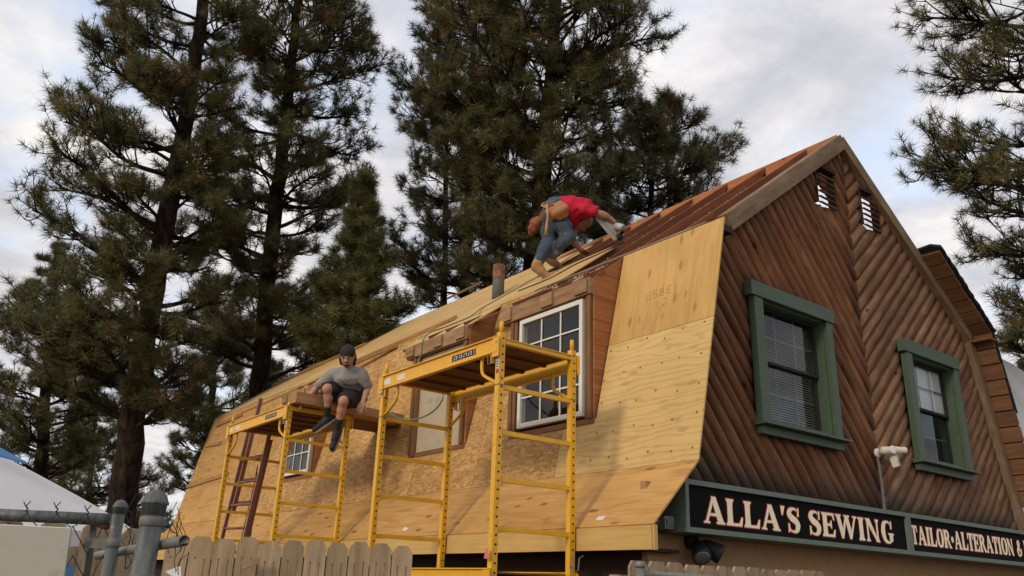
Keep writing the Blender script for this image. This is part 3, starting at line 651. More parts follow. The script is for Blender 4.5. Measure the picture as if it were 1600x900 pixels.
# ---- dormers
XD = -2.60
def xs_(z): return KL[0]+(KL[2]-z)/(KL[2]-BL[2])*(BL[0]-KL[0])
def dormer(y0, y1, win, hdr_over, deck):
    z0, zt = 3.03, 4.435
    m_ = MB(); m_.box(XD-.012, XD+.07, y0+.002, y1, z0, z0+.05, 'y'); d_ = build('dormer', m_, MT['stud'], house)
    nP = 7
    for i in range(nP):       # cheek planks
        a = z0+.02+(4.74-z0-.02)*i/nP; b_ = z0+.02+(4.74-z0-.02)*(i+1)/nP-.004
        def lx(z): return XD if z < zt else XD+(z-zt)*(.4/.315)
        pl = [(lx(a), a), (xs_(a)+.01, a), (xs_(b_)+.01, b_), (lx(b_), b_)]
        if a < zt < b_: pl = pl[:3]+[(lx(b_), b_), (XD, zt)]
        if xs_(b_)+.01-lx(b_) < .004: continue
        c = MB(); c.prism(pl, (0, y0-random.uniform(0, .004), 0), (1, 0, 0), (0, 0, 1), (0, .02, 0), lambda p: (p[0], p[1], 0)); build('cheek_plank', c, MT['cheek'], d_)
    c = MB(); c.prism([(XD, z0), (xs_(z0)+.01, z0), (KL[0], 4.74), (XD, zt)], (0, y1, 0), (1, 0, 0), (0, 0, 1), (0, .02, 0)); build('cheek_sheet', c, MT['cheek'], d_)
    for (a, b_, dx_) in ((y0+.022, y0+.065, 0), (y0+.068, y0+.105, .012), (y1-.05, y1-.002, 0), (y1-.10, y1-.053, .014)):
        c = MB(); c.box(XD-.03+dx_, XD+.06, a, b_, z0+.052, zt-.17, 'z'); build('stud', c, MT['stud'], d_)
    c = MB(); c.box(XD-.05, XD+.05, y0+.01, y1+.16, zt-.168, zt-.004, 'y'); build('header_beam', c, MT['header'], d_)
    for yy in (y1+.05, (y0+y1)/2-.0, y0+.12):
        c = MB(); c.box(XD-.075, XD-.052, yy-.09, yy+.09, zt-.15, zt-.02, 'y'); build('scab_board', c, MT['header'], d_)
    for yy in np.arange(y0+.08, y1, .38):
        c = MB(); c.bar((XD-.02, yy, zt-.0), (KL[0], yy, 4.74-.06), .04, .09, up=(-.61, 0, .79)); build('rafter_tail', c, MT['rafter'], d_)
    if deck:
        c = MB(); c.prism(rect(y0-.06, y1+.32, -.53, .0), UPL.pt(0, 0, .0), (0, 1, 0), UPL.d, UPL.n*.014, lambda p: (p[0], p[1], 0)); build('roof_sheet', c, MT['ply_deck'], d_)
        c = MB(); c.bar(UPL.pt(y0-.05, -.535, -.012), UPL.pt(y1+.3, -.535, -.012), .012, .035, up=UPL.n); build('drip_edge', c, MT['darksteel'], d_)
    if win:
        a, b_ = y0+.12, y1-.17; zb, zc = 3.11, 4.24; X = XD-.012
        w = MB(); fw = .045
        w.box(X-.03, X+.04, a, a+fw, zb, zc); w.box(X-.03, X+.04, b_-fw, b_, zb, zc); w.box(X-.032, X+.04, a+fw, b_-fw, zb, zb+fw); w.box(X-.032, X+.04, a+fw, b_-fw, zc-fw, zc)
        zm = (zb+zc)/2+.02; w.box(X-.034, X+.03, a+fw, b_-fw, zm-.02, zm+.02)
        build('window_frame', w, MT['vinyl'], d_)
        for (p0, p1) in ((zb+fw, zm-.02), (zm+.02, zc-fw)):
            g_ = MB(); g_.box(X+.0, X+.004, a+fw, b_-fw, p0, p1); build('pane', g_, MT['glass'], d_)
            for j in (1, 2):
                yy = a+fw+(b_-a-2*fw)*j/3; c = MB(); c.box(X-.012, X-.002, yy-.008, yy+.008, p0, p1, 'z'); build('muntin', c, MT['vinyl'], d_)
            c = MB(); zz_ = (p0+p1)/2; c.box(X-.015, X-.0125, a+fw, b_-fw, zz_-.008, zz_+.008, 'y'); build('muntin', c, MT['vinyl'], d_)
        c = MB(); c.box(XD+.55, XD+.57, y0+.03, y1-.03, z0+.02, zt-.1); c.box(XD+.03, XD+.57, y0+.025, y0+.03, z0+.02, 4.4); c.box(XD+.03, XD+.57, y1-.03, y1-.025, z0+.02, 4.4)  # near-black box painted as the unlit room behind the panes
        c.box(XD+.03, XD+.57, y0+.03, y1-.03, z0, z0+.02); c.box(XD+.03, XD+.57, y0+.03, y1-.03, zt-.1, zt-.08); build('dark_room_box', c, MT['dark'], d_)
    else:
        c = MB(); c.box(XD+.03, XD+.045, y0+.11, y1-.11, z0+.055, zt-.18, 'z'); build('plywood_infill', c, MT['aged'], d_)
    return d_
dormer(*D1, True, .16, False); dormer(*D2, False, .16, True); dormer(*D3, True, .16, True)

# ---- things on the roof
p = onplane(UPL, 778, 463, .02); m_ = MB(); m_.lathe(p-np.array([0, 0, .06]), [(.082, 0), (.080, .30), (.080, .31)], (0, 0, 1), 18)
vp = build('vent_pipe', m_, MT['darksteel'], house, True)
m_ = MB(); m_.lathe(p+np.array([0, 0, .23]), [(.083, 0), (.083, .22), (.070, .222), (.070, .2)], (.0, 0, 1), 18); build('rusty_sleeve', m_, MT['rust'], vp)
def roof_board(uv0, uv1, w, h, lab, off=.03, mk='batten'):
    a = onplane(UPL, *uv0, off); b_ = onplane(UPL, *uv1, off); m_ = MB(); m_.bar(a, b_, w, h, up=UPL.n)
    o = build('loose_board', m_, MT[mk], None, org=(a+b_)/2); tag(o, lab, 'board', 'loose boards lying on the roof deck')
roof_board((711, 496), (560, 562), .09, .04, 'brown board lying along the roof edge beside the middle dormer', .045)
roof_board((497, 593), (372, 648), .08, .03, 'thin tan board at the roof edge left of the sitting man, near the far end', .03)
roof_board((620, 541), (430, 622), .05, .03, 'long thin strip on the deck edge behind the sitting man', .02)
roof_board((752, 441), (700, 466), .10, .04, 'short board at the ridge just left of the vent pipe', .03)
roof_board((568, 538), (428, 601), .12, .04, 'low flat board on the deck above the far scaffold', .05)

# green air hose running along the deck and hanging at the middle dormer
pts = [onplane(UPL, *q, .03) for q in ((948, 368), (930, 376), (905, 392), (885, 405), (862, 420), (835, 435), (805, 452), (780, 466), (752, 482))]
q_ = [(736, 494, 9.0), (715, 503, 8.9), (690, 513, 8.8), (672, 519, 8.75), (661, 532, 8.7), (659, 550, 8.7), (653, 568, 8.68), (650, 584, 8.6), (668, 600, 8.45), (688, 610, 8.3), (692, 622, 8.15), (680, 640, 8.1), (660, 652, 8.1), (640, 656, 8.15), (620, 652, 8.2), (606, 643, 8.25)]
pts += [at(*q) for q in q_]
def smoothline(pts, k=4):
    pts = [np.array(p) for p in pts]; out_ = []
    for i in range(len(pts)-1):
        p0 = pts[max(i-1, 0)]; p1 = pts[i]; p2 = pts[i+1]; p3 = pts[min(i+2, len(pts)-1)]
        for j in range(k):
            t = j/k; out_.append(.5*((2*p1)+(-p0+p2)*t+(2*p0-5*p1+4*p2-p3)*t*t+(-p0+3*p1-3*p2+p3)*t**3))
    return out_+[pts[-1]]
m_ = MB(); m_.tube(smoothline(pts), .008, 6)
tag(build('air_hose', m_, MT['cable'], None, org=pts[0]), 'thin green air hose trailing down the roof deck and over the near scaffold', 'hose')
m_ = MB(); m_.tube(smoothline([onplane(UPL, *q, .02) for q in ((975, 378), (940, 395), (900, 413), (880, 424), (855, 437), (810, 455))]), .010, 6)
tag(build('air_hose', m_, MT['black'], None, org=onplane(UPL, 975, 378)), 'dark hose lying along the lower row of roof sheets near the open rafters', 'hose')

# ================================================================ shop signs
def flare(x, w, h=1., s=.07):
    return [(x-s, 0), (x+w+s, 0), (x+w+s, .05), (x+w+.01, .13), (x+w, .3), (x+w, .7), (x+w+.01, .87), (x+w+s, .95), (x+w+s, h), (x-s, h), (x-s, .95), (x-.01, .87), (x, .7), (x, .3), (x-.01, .13), (x-s, .05)]
def ribbon(pts, ws, k=5):
    P = smoothline([np.array([a, b_, 0.]) for a, b_ in pts], k); n = len(P)
    W = np.interp(np.linspace(0, 1, n), np.linspace(0, 1, len(ws)), ws); l_ = []; r_ = []
    for i in range(n):
        t = P[min(i+1, n-1)]-P[max(i-1, 0)]; t /= np.linalg.norm(t); q = np.array([-t[1], t[0], 0]); l_.append(P[i]+q*W[i]/2); r_.append(P[i]-q*W[i]/2)
    return [[tuple(l_[i][:2]), tuple(l_[i+1][:2]), tuple(r_[i+1][:2]), tuple(r_[i][:2])] for i in range(n-1)]
def ser(x, w, y0, y1): return [(x, y0), (x+w, y0), (x+w, y1), (x, y1)]
GL = {
 'A': (1.06, [[(.02, 0), (.30, 0), (.30, .05), (.22, .08), (.56, 1.), (.44, 1.), (.11, .08), (.02, .05)], [(.66, 0), (1.05, 0), (1.05, .05), (.98, .08), (.62, 1.), (.40, 1.), (.70, .08), (.62, .05)], ser(.25, .48, .28, .37)]),
 'L': (.86, [flare(.09, .24), [(.33, 0), (.80, 0), (.86, .34), (.80, .34), (.68, .10), (.33, .09)]]),
 "'": (.26, [[(.02, 1.02), (.24, 1.02), (.12, .66), (.07, .66)]]),
 'S': (.80, ribbon([(.66, .76), (.62, .90), (.44, .965), (.24, .90), (.17, .74), (.30, .58), (.52, .46), (.63, .30), (.56, .10), (.38, .03), (.18, .08), (.10, .26)], [.05, .06, .09, .17, .24, .27, .27, .25, .18, .09, .06, .05]) + [[(.06, 0), (.12, 0), (.14, .34), (.07, .34)], [(.62, .66), (.69, .66), (.71, 1.), (.66, 1.)]]),
 'E': (.84, [flare(.09, .24), [(.33, 0), (.78, 0), (.84, .30), (.78, .30), (.68, .10), (.33, .09)], [(.33, .91), (.68, .90), (.76, .72), (.81, .72), (.78, 1), (.33, 1)], [(.33, .46), (.52, .46), (.58, .36), (.62, .36), (.62, .68), (.58, .68), (.52, .55), (.33, .55)]]),
 'W': (1.42, [[(.0, .95), (.0, 1), (.36, 1), (.36, .95), (.30, .92), (.50, .25), (.40, 0), (.34, 0), (.07, .92)], [(.34, 0), (.46, 0), (.74, 1), (.66, 1)], [(.56, .95), (.56, 1), (.92, 1), (.92, .95), (.84, .92), (1.04, .25), (.96, 0), (.88, 0), (.62, .92)], [(.88, 0), (.99, 0), (1.33, .92), (1.42, .95), (1.42, 1), (1.14, 1), (1.14, .95), (1.24, .92)]]),
 'I': (.44, [flare(.10, .24)]),
 'N': (1.02, [flare(.13, .09), [(.04, 1), (.34, 1), (.90, .0), (.76, 0), (.10, .92)], flare(.80, .09)]),
 'G': (.98, ribbon([(.78, .74), (.68, .92), (.50, .965), (.28, .86), (.19, .50), (.28, .14), (.50, .035), (.68, .08), (.74, .2)], [.05, .06, .09, .20, .27, .20, .09, .07, .10]) + [[(.62, .06), (.84, .12), (.84, .36), (.92, .40), (.92, .45), (.54, .45), (.54, .40), (.62, .36)], [(.72, .66), (.80, .66), (.82, 1.), (.77, 1.)]]),
 'T': (.84, [flare(.30, .24), [(.02, .66), (.07, .66), (.14, .90), (.70, .90), (.77, .66), (.82, .66), (.80, 1.), (.04, 1.)]]),
 'O': (.96, ribbon([(.48, .965), (.26, .86), (.17, .50), (.26, .14), (.48, .035), (.70, .14), (.79, .50), (.70, .86), (.48, .965)], [.08, .19, .26, .19, .08, .19, .26, .19, .08])),
 'R': (.98, [flare(.09, .24)] + ribbon([(.30, .955), (.52, .93), (.66, .76), (.54, .55), (.32, .50)], [.08, .13, .23, .15, .08]) + [[(.40, .50), (.60, .54), (.88, .08), (.98, .05), (.98, 0), (.70, 0)]]),
 '&': (.98, ribbon([(.86, .10), (.66, .30), (.42, .62), (.36, .84), (.50, .95), (.62, .84), (.56, .66), (.30, .48), (.18, .26), (.30, .06), (.54, .05), (.72, .22), (.80, .46)], [.16, .20, .20, .12, .07, .12, .10, .14, .20, .14, .09, .10, .06])),
 '.': (.40, [[(.08, .38), (.20, .33), (.32, .38), (.36, .50), (.32, .62), (.20, .67), (.08, .62), (.04, .50)]]),
 ' ': (.36, [])}
def dilate(poly, e):
    n = len(poly); P = [np.array(p) for p in poly]; A = sum(P[i][0]*P[(i+1) % n][1]-P[(i+1) % n][0]*P[i][1] for i in range(n)); sg = 1 if A > 0 else -1; out_ = []
    for i in range(n):
        a = nrm(P[i]-P[i-1]) if np.linalg.norm(P[i]-P[i-1]) > 1e-6 else np.zeros(2); b_ = nrm(P[(i+1) % n]-P[i]) if np.linalg.norm(P[(i+1) % n]-P[i]) > 1e-6 else a
        na = np.array([a[1], -a[0]])*sg; nb = np.array([b_[1], -b_[0]])*sg; m = na+nb; l_ = m@m
        m = m/max(l_, .8)*2*1. if l_ > 1e-6 else na; m = m/np.linalg.norm(m)*min(np.linalg.norm(m), 1.6)
        out_.append(P[i]+m*e)
    return out_
def shop_sign(x0, x1, text, tx0, tx1, tz, cap, label, nameloc):
    s = thing('shop_sign', ((x0+x1)/2, -.1, 2.23), label, 'sign')
    m_ = MB(); m_.box(x0+.03, x1-.03, -.20, .055, 2.065, 2.395); build('sign_face', m_, MT['signblack'], s)
    for nm, q in (('x', (x0, x1, 2.39, 2.428)), ('x', (x0, x1, 2.042, 2.080)), ('z', (x0, x0+.036, 2.0805, 2.3895)), ('z', (x1-.036, x1, 2.0805, 2.3895))):
        m_ = MB(); m_.box(q[0], q[1], -.225, .054, q[2], q[3], nm); build('frame_strip', m_, MT['greygreen'], s)
    tot = sum(GL[c][0] for c in text)+.06*(len(text)-1); sx = (tx1-tx0)/tot; x = tx0
    for c in text:
        w, polys = GL[c]
        if polys:
            L1 = MB(); L2 = MB()
            for i, pl in enumerate(polys):
                sc = lambda p: (x+p[0]*sx, tz+p[1]*cap)
                q = [sc(p) for p in pl]
                L1.prism(q, (0, -.2035-.00012*i, 0), (1, 0, 0), (0, 0, 1), (0, .003, 0))
                L2.prism([tuple(t) for t in dilate(q, .0075)], (0, -.2015-.00006*i, 0), (1, 0, 0), (0, 0, 1), (0, .0012, 0))
            lt = build('letter', L1, MT['cream'], s); build('letter_outline', L2, MT['redline'], lt)
        x += (w+.06)*sx
    return s
shop_sign(-2.80, .405, "ALLA'S SEWING", -2.58, .15, 2.125, .20, 'black sign with green frame reading ALLA\'S SEWING under the gable', 1)
shop_sign(.413, 3.95, "TAILOR.ALTERATION & R", .47, 3.10, 2.145, .175, 'black sign with green frame reading TAILOR ALTERATION, right of the first sign', 2)

# security light on a conduit
cm = thing('security_camera', (.26, -.06, 2.95), 'white motion security light on the log wall above the sign', 'security light')
m_ = MB(); m_.lathe((.22, -.055, 3.0), [(.062, 0), (.062, .03), (.055, .04)], (0, -1, 0), 16); build('mount', m_, MT['camera'], cm, True)
m_ = MB(); m_.lathe((.18, -.15, 3.02), [(.03, 0), (.052, .02), (.055, .05), (.055, .19), (.045, .25), (.03, .27)], (.93, -.3, .08), 16); build('body', m_, MT['camera'], cm, True)
m_ = MB(); m_.lathe((.36, -.23, 3.05), [(.042, 0), (.040, .16), (.046, .165), (.046, .19), (.036, .19)], (.95, -.25, .02), 16); build('lamp_head', m_, MT['camera'], cm, True)
m_ = MB(); m_.lathe((.30, -.245, 3.035), [(.055, 0), (.055, .006), (.045, .010)], (-.3, -.9, .05), 18); build('lens_ring', m_, MT['paper'], cm, True)
m_ = MB(); m_.bar((.37, -.19, 2.99), (.40, -.22, 2.83), .075, .085, up=(.2, -1, 0)); build('sensor', m_, MT['camera'], cm)
m_ = MB(); m_.bar((.388, -.268, 2.92), (.404, -.284, 2.845), .05, .006, up=(.2, -1, 0)); build('sensor_window', m_, MT['black'], cm); cm.scale = (.76, .76, .76); cm.location = (.30, -.06, 2.965)
m_ = MB(); m_.tube(smoothline([(.22, -.09, 2.95), (.235, -.09, 2.85), (.245, -.088, 2.6), (.235, -.09, 2.43)]), .014, 8)
tag(build('conduit', m_, MT['darksteel'], None, True, org=(.24, -.09, 2.43)), 'thin grey conduit running down the logs from the security light to the sign', 'conduit')
# dark floodlight below the sign
fl_ = thing('floodlight', (-2.43, -.02, 1.95), 'dark twin headed floodlight on the tan wall below the sign', 'floodlight')
m_ = MB(); m_.lathe((-2.46, .05, 2.0), [(.06, 0), (.06, .05), (.04, .06)], (0, -1, 0), 14); build('mount', m_, MT['black'], fl_, True)
m_ = MB(); m_.lathe((-2.46, -.02, 1.99), [(.03, 0), (.05, .03), (.075, .14), (.075, .16), (.065, .16)], (-.35, -.6, -.7), 16); h_ = build('lamp_head', m_, MT['black'], fl_, True)
m_ = MB(); m_.lathe(np.array((-2.46, -.02, 1.99))+nrm((-.35, -.6, -.7))*.161, [(.064, 0), (.05, .008)], (-.35, -.6, -.7), 16); build('lens', m_, MT['darksteel'], h_, True)
m_ = MB(); m_.lathe((-2.40, -.02, 1.99), [(.03, 0), (.05, .03), (.075, .14), (.075, .17), (.065, .17)], (.6, -.6, -.5), 16); build('lamp_head', m_, MT['black'], fl_, True)
jb = thing('junction_box', (-2.87, -.06, 2.1), 'small grey junction box at the left end of the shop sign', 'junction box')
m_ = MB(); m_.box(-2.93, -2.83, -.13, .055, 2.06, 2.15); build('box', m_, MT['steel'], jb)
m_ = MB(); m_.box(-2.915, -2.845, -.139, -.131, 2.075, 2.135); build('cover_plate', m_, MT['darksteel'], jb)
m_ = MB(); m_.tube([(-3.0, -.06, 2.11), (-2.931, -.06, 2.11)], .02, 10); build('fitting', m_, MT['steel'], jb)

# ================================================================ scaffolds
def scaffold(x0, x1, y0, y1, zr, label, lower, ladderside=False):
    T = thing('rolling_scaffold', ((x0+x1)/2, (y0+y1)/2, 0), label, 'scaffold', 'yellow rolling scaffolds beside the house')
    s = .05; rung = [zr-.385-i*.345 for i in range(4)]
    for (x, y) in ((x0, y0), (x1, y0), (x0, y1), (x1, y1)):
        m_ = MB(); m_.box(x-s/2, x+s/2, y-s/2, y+s/2, .16, zr+.04, 'z'); po = build('post', m_, MT['yellow'], T)
        m_ = MB(); m_.lathe((x, y, zr+.04), [(.017, 0), (.017, .09), (.010, .093)], (0, 0, 1), 10); build('coupling_pin', m_, MT['yellow'], po, True)
        m_ = MB()
        z = 1.2
        while z < zr+.0:
            m_.lathe((x+.004, y-s/2-.0002, z), [(.0085, 0), (.0085, .0012)], (0, -1, 0), 8); z += .0635
        build('pin_holes', m_, MT['dark'], po)
        m_ = MB(); m_.box(x-s/2-.004, x+s/2+.004, y-s/2-.004, y+s/2+.004, zr-.375, zr-.370); build('joint', m_, MT['darksteel'], po)
        m_ = MB(); m_.lathe((x, y-.02, .08), [(.075, 0), (.078, .008), (.078, .03), (.075, .038)], (0, 1, 0), 16); build('caster', m_, MT['black'], T, True)
    for y in (y0, y1):
        for z in rung+[zr-1.76-.35*i for i in range(1, 4)]:
            m_ = MB(); m_.box(x0+s/2, x1-s/2, y-.014, y+.014, z-.017, z+.017, 'x'); build('rung', m_, MT['yellow'], T)
        # end channel of the platform
        m_ = MB(); m_.box(x0+s/2, x1-s/2, y-.022, y+.022, zr-.045, zr-.012, 'x'); build('end_channel', m_, MT['yellow'], T)
        m_ = MB(); m_.box(x0+s/2, x1-s/2, y-.03, y+.012, zr-.0115, zr-.004, 'x'); build('end_lip', m_, MT['yellow'], T)
    levels = [zr]+([1.735] if lower else [])
    for lv in levels:
        for x, sg in ((x0, -1), (x1, 1)):
            xo = x+sg*.034
            m_ = MB(); m_.box(xo-.004, xo+.004, y0-.02, y1+.02, lv-.115, lv-.005, 'y')
            m_.box(xo-.022, xo+.022, y0-.02, y1+.02, lv-.0045, lv+.004, 'y'); m_.box(xo-.022, xo+.022, y0-.02, y1+.02, lv-.124, lv-.1155, 'y')
            build('side_rail', m_, MT['yellow'], T)
            for y, sy in ((y0, 1), (y1, -1)):
                m_ = MB(); m_.box(x+sg*.0405, x+sg*.052, y-.04, y+.04, lv-.16, lv-.0055); lt = build('latch_plate', m_, MT['yellow'], T)
                c = MB(); k = y+sy*.10; c.tube([(x+sg*.045, k, lv-.11), (x+sg*.045, k, lv-.20), (x+sg*.045, k-sy*.025, lv-.205), (x+sg*.045, k-sy*.05, lv-.20), (x+sg*.045, k-sy*.05, lv-.11)], .004, 6); build('latch_wire', c, MT['steel'], lt)
                c = MB(); c.bar((x+sg*.03, y+sy*.06, lv-.115), (x+sg*.03, y+sy*.06, lv-.20), .018, .03, up=(0, 1, 0)); build('latch_sleeve', c, MT['yellow'], lt)
                if lv == zr:
                    c = MB(); k = y+sy*.24; xx = x+sg*.0
                    c.tube(smoothline([(xx, k, lv-.10), (xx, k, lv-.20), (xx, k-sy*.015, lv-.245), (xx, k-sy*.06, lv-.28), (xx, y+sy*.02, lv-.36)], 3), .014, 8); build('brace_hook', c, MT['yellow'], T, True)
        m_ = MB(); m_.box(x0+.03, x1-.03, y0+.01, y1-.01, lv-.03, lv-.018, 'y'); build('platform_board', m_, MT['deckwood'], T)
        for i in range(1, 6):
            y = y0+(y1-y0)*i/6; m_ = MB(); m_.box(x0+.035, x1-.035, y-.02, y+.02, lv-.052, lv-.031, 'x'); build('cross_member', m_, MT['deckwood'], T)
    # labels
    for (yy, w, mk) in (((y0+.28), .34, 'black'), ((y1-.42), .14, 'paper'), ((y1-.16), .12, 'paper')):
        m_ = MB(); xo = x0-.034-.0042; m_.box(xo-.001, xo, yy, yy+w, zr-.085, zr-.035, 'y'); lb = build('rail_label', m_, MT[mk], T)
        if mk == 'black':
            m_ = MB()
            for i in range(9):
                k = yy+.02+i*.035; hgt = .028
                m_.box(xo-.002, xo-.0011, k, k+.006, zr-.074, zr-.074+hgt)
                if i % 2: m_.box(xo-.002, xo-.0011, k+.0065, k+.022, zr-.074+hgt-.007, zr-.074+hgt)
                if i % 3: m_.box(xo-.002, xo-.0011, k+.0065, k+.02, zr-.074, zr-.068)
            build('label_print', m_, MT['paper'], lb)
    m_ = MB(); xo = x0-s/2-.0006; m_.box(xo-.001, xo, y0-.018, y0+.018, zr-.16, zr-.06); build('warning_label', m_, MT['paper'], T)
    m_ = MB(); m_.box(xo-.001, xo, y0-.018, y0+.018, zr-.25, zr-.162); wl = build('warning_label', m_, MT['paper'], T)
    m_ = MB()
    for i in range(4): m_.box(xo-.002, xo-.0011, y0-.014, y0+.013, zr-.178-i*.02, zr-.168-i*.02)
    build('label_print', m_, MT['black'], wl)
    m_ = MB(); m_.box(xo-.001, xo, y0-.018, y0+.012, zr-.285, zr-.252); build('warning_label', m_, MT['redroof'], T)
    return T
scaffold(-4.02, -3.29, .51, 2.31, 3.43, 'near yellow rolling scaffold in front of the first dormer window', True)
scaffold(-4.03, -3.29, 4.52, 6.40, 3.49, 'far yellow rolling scaffold that the seated man sits on', True)
m_ = MB(); m_.prism([(0, 0), (.05, .0), (.035, .07), (.01, .07)], (-4.085, .47, 1.80), (0, 1, 0), (0, 0, 1), (-.002, 0, 0)); tag(build('plastic_tag', m_, MT['pinktag'], None, org=(-4.08, .49, 1.8)), 'small pink plastic tag hanging on the near scaffold post', 'tag')
m_ = MB(); m_.tube([(-3.32, .44, 1.86), (-3.34, .43, 1.74), (-3.28, .43, 1.75), (-3.26, .44, 1.84), (-3.22, .44, 1.86)], .005, 6); tag(build('locking_pin', m_, MT['steel'], None, org=(-3.3, .44, 1.8)), 'bent steel locking pin on the rear post of the near scaffold', 'pin')

# planks the man sits on
m_ = MB(); m_.bar((-4.05, 4.44, 3.565), (-3.72, 4.45, 3.565), .22, .125); tag(build('wood_block', m_, MT['batten'], None, org=(-3.9, 4.45, 3.5)), 'short thick wooden block on the scaffold under the seated man, at its left end', 'wood block')
m_ = MB(); m_.bar((-3.715, 4.46, 3.55), (-2.62, 4.50, 3.53), .24, .10); tag(build('wooden_plank', m_, MT['batten'], None, org=(-3.2, 4.48, 3.5)), 'thick plank from the far scaffold to the house that the seated man sits on', 'plank')
m_ = MB(); m_.bar((-3.98, 4.95, 3.512), (-2.50, 4.98, 3.505), .66, .03); tag(build('plywood_board', m_, MT['deckwood'], None, org=(-3.2, 4.95, 3.5)), 'wide dark board behind the seated man, bridging scaffold and house', 'board')
m_ = MB(); p0 = at(507, 689, 9.2); p1 = at(556, 694, 9.75)
# loose foot board under the man's shoe
m_ = MB(); a = at(470, 689, 10.6); b_ = at(548, 667, 9.3); 

# extension ladder behind the far scaffold
def ladder():
    p = [at(345, 850, 10.9), at(393, 655, 11.35)]; q = [at(380, 850, 10.4), at(436, 655, 10.9)]
    base = (p[0]+q[0])/2
    T = thing('extension_ladder', base, 'dark red fibreglass extension ladder leaning on the wall behind the far scaffold', 'ladder')
    dr = nrm(p[1]-p[0]); side = nrm(q[0]-p[0]); up = nrm(np.cross(dr, side)); h = np.linalg.norm(p[1]-p[0])
    lo = -1.9/dr[2]*1.0
    for k, (a, wd) in enumerate(((p[0], .045), (q[0], .05))):
        m_ = MB(); m_.bar(a+dr*-1.9, a+dr*(h*.94), .024, .045, up=up); build('rail', m_, MT['ladder'], T)
        m_ = MB(); off = side*(.030 if k == 0 else -.030)+up*.05; m_.bar(a+dr*(h*.25)+off, a+dr*(h+.30)+off, .026, .05, up=up)
        if k == 0: build('fly_rail', m_, MT['ladder'], T)
        else:
            m_ = MB(); m_.bar(a+dr*-.6+off, a+dr*(h*.80)+off, .026, .05, up=up); build('fly_rail', m_, MT['ladder'], T)
    n = int((h+1.6)/.30)
    for i in range(n):
        s_ = -1.6+i*.30
        m_ = MB(); m_.tube([p[0]+dr*s_+side*.02, q[0]+dr*s_-side*.02], .017, 8); build('rung', m_, MT['ladder'], T, True)
        if s_ > h*.28 and s_ < h*.9: m_ = MB(); m_.tube([p[0]+dr*(s_+.05)+side*.06+up*.07, q[0]+dr*(s_+.05)-side*.06+up*.07], .015, 8); build('rung', m_, MT['ladder'], T, True)
    m_ = MB(); c0 = (p[0]+q[0])/2+dr*(h*.62)+up*.09; m_.tube(smoothline([c0, c0-np.array([.02, 0, .4]), c0-np.array([.09, .0, 1.1]), c0-np.array([.12, 0, 2.2])]), .006, 5); m_.tube(smoothline([c0, c0-np.array([-.02, 0, .4]), c0-np.array([-.02, .05, 1.1]), c0-np.array([.05, 0, 2.2])]), .006, 5); build('pull_rope', m_, MT['wire'], T)
ladder()

# ================================================================ foreground fences
def dog_ear(name, P0, P1, ztop, n, label, wd=.137, jit=.012, gap=.006, rails=True, tilt=0., zend=None):
    P0 = np.array(P0, float); P1 = np.array(P1, float); d = nrm(P1-P0); T = thing(name, (P0[0], P0[1], 0), label, 'fence')
    nn = np.array([-d[1], d[0], 0]); step = wd+gap; me_ = None
    for i in range(n):
        h = (ztop if zend is None else ztop+(zend-ztop)*i/(n-1))+random.uniform(-jit, jit); w = wd; c = .026+random.uniform(-.004, .006); th = .017
        pl = [(0, .04), (w, .04), (w, h-c*1.25), (w-c, h), (c, h), (0, h-c*1.25)]
        m_ = MB(); o = P0+d*(i*step)+nn*random.uniform(-.004, .004); r0 = random.uniform(0, 20)
        m_.prism(pl, (o[0], o[1], 0), d, (0, 0, 1), nn*th, lambda p: (p[1]+r0, p[0], 0)); bd = build('board', m_, MT['fence'], T)
        m_ = MB()
        for k in (.3, .72):
            z = h-.115+random.uniform(-.008, .008); q = np.array([o[0], o[1], z])+d*(w*k)-nn*.0003
            m_.lathe(q, [(.0055, 0), (.0055, .0012)], -nn, 8)
            if random.random() < .75: L_ = random.uniform(.05, .3); m_.bar(q-np.array([0, 0, .003]), q-np.array([random.uniform(-.006, .002), 0, L_]), .005, .0008, up=-nn)
        build('nail_stains', m_, MT['stud'], bd)
    if rails:
        for z in (ztop-.16, .9, .3):
            m_ = MB(); a = P0+nn*.045; b_ = P0+d*(n*step-gap)+nn*.045; m_.bar((a[0], a[1], z), (b_[0], b_[1], z), .05, .085); build('rail', m_, MT['fence'], T)
        for k in (0.06, n*step-.1):
            m_ = MB(); a = P0+d*k+nn*.13; m_.box(a[0]-.045, a[0]+.045, a[1]-.045, a[1]+.045, 0, ztop-.08, 'z'); build('post', m_, MT['fence'], T)
    return T, d, nn
FA = at(262, 838, 4.45); FB = at(647, 857, 4.75)
nb = 11; L_ = np.linalg.norm((FB-FA)[:2])
dog_ear('dog_ear_fence', (FA[0], FA[1], 0), (FB[0], FB[1], 0), (FA[2]+FB[2])/2+.012, nb, 'weathered dog ear board fence at the bottom left, in front of the scaffolds', L_/nb-.006)
# little offcut nailed on a board
q = at(392, 880, 4.45); d_ = nrm(FB-FA); m_ = MB(); nn = np.array([-d_[1], d_[0], 0])
m_.bar(q-d_*.045-np.array([0, 0, .016]), q+d_*.045+np.array([0, 0, .016]), .022, .03, up=(0, 0, 1)); m_.bar(q-d_*.04-np.array([0, 0, -.012]), q-d_*.005+np.array([0, 0, -.006]), .02, .02)
tag(build('wood_offcut', m_, MT['fence'], None, org=q), 'small tilted wood offcut stuck on the front of the board fence', 'offcut')
# left stretch behind the chain link
a = at(28, 838, 3.9); b_ = at(215, 836, 4.4)
dog_ear('dog_ear_fence', (a[0]-.3, a[1]-.0, 0), (b_[0], b_[1], 0), at(190, 823, 4.4)[2], 5, 'short run of board fence behind the two steel posts at the far left', .137, .02, .07)
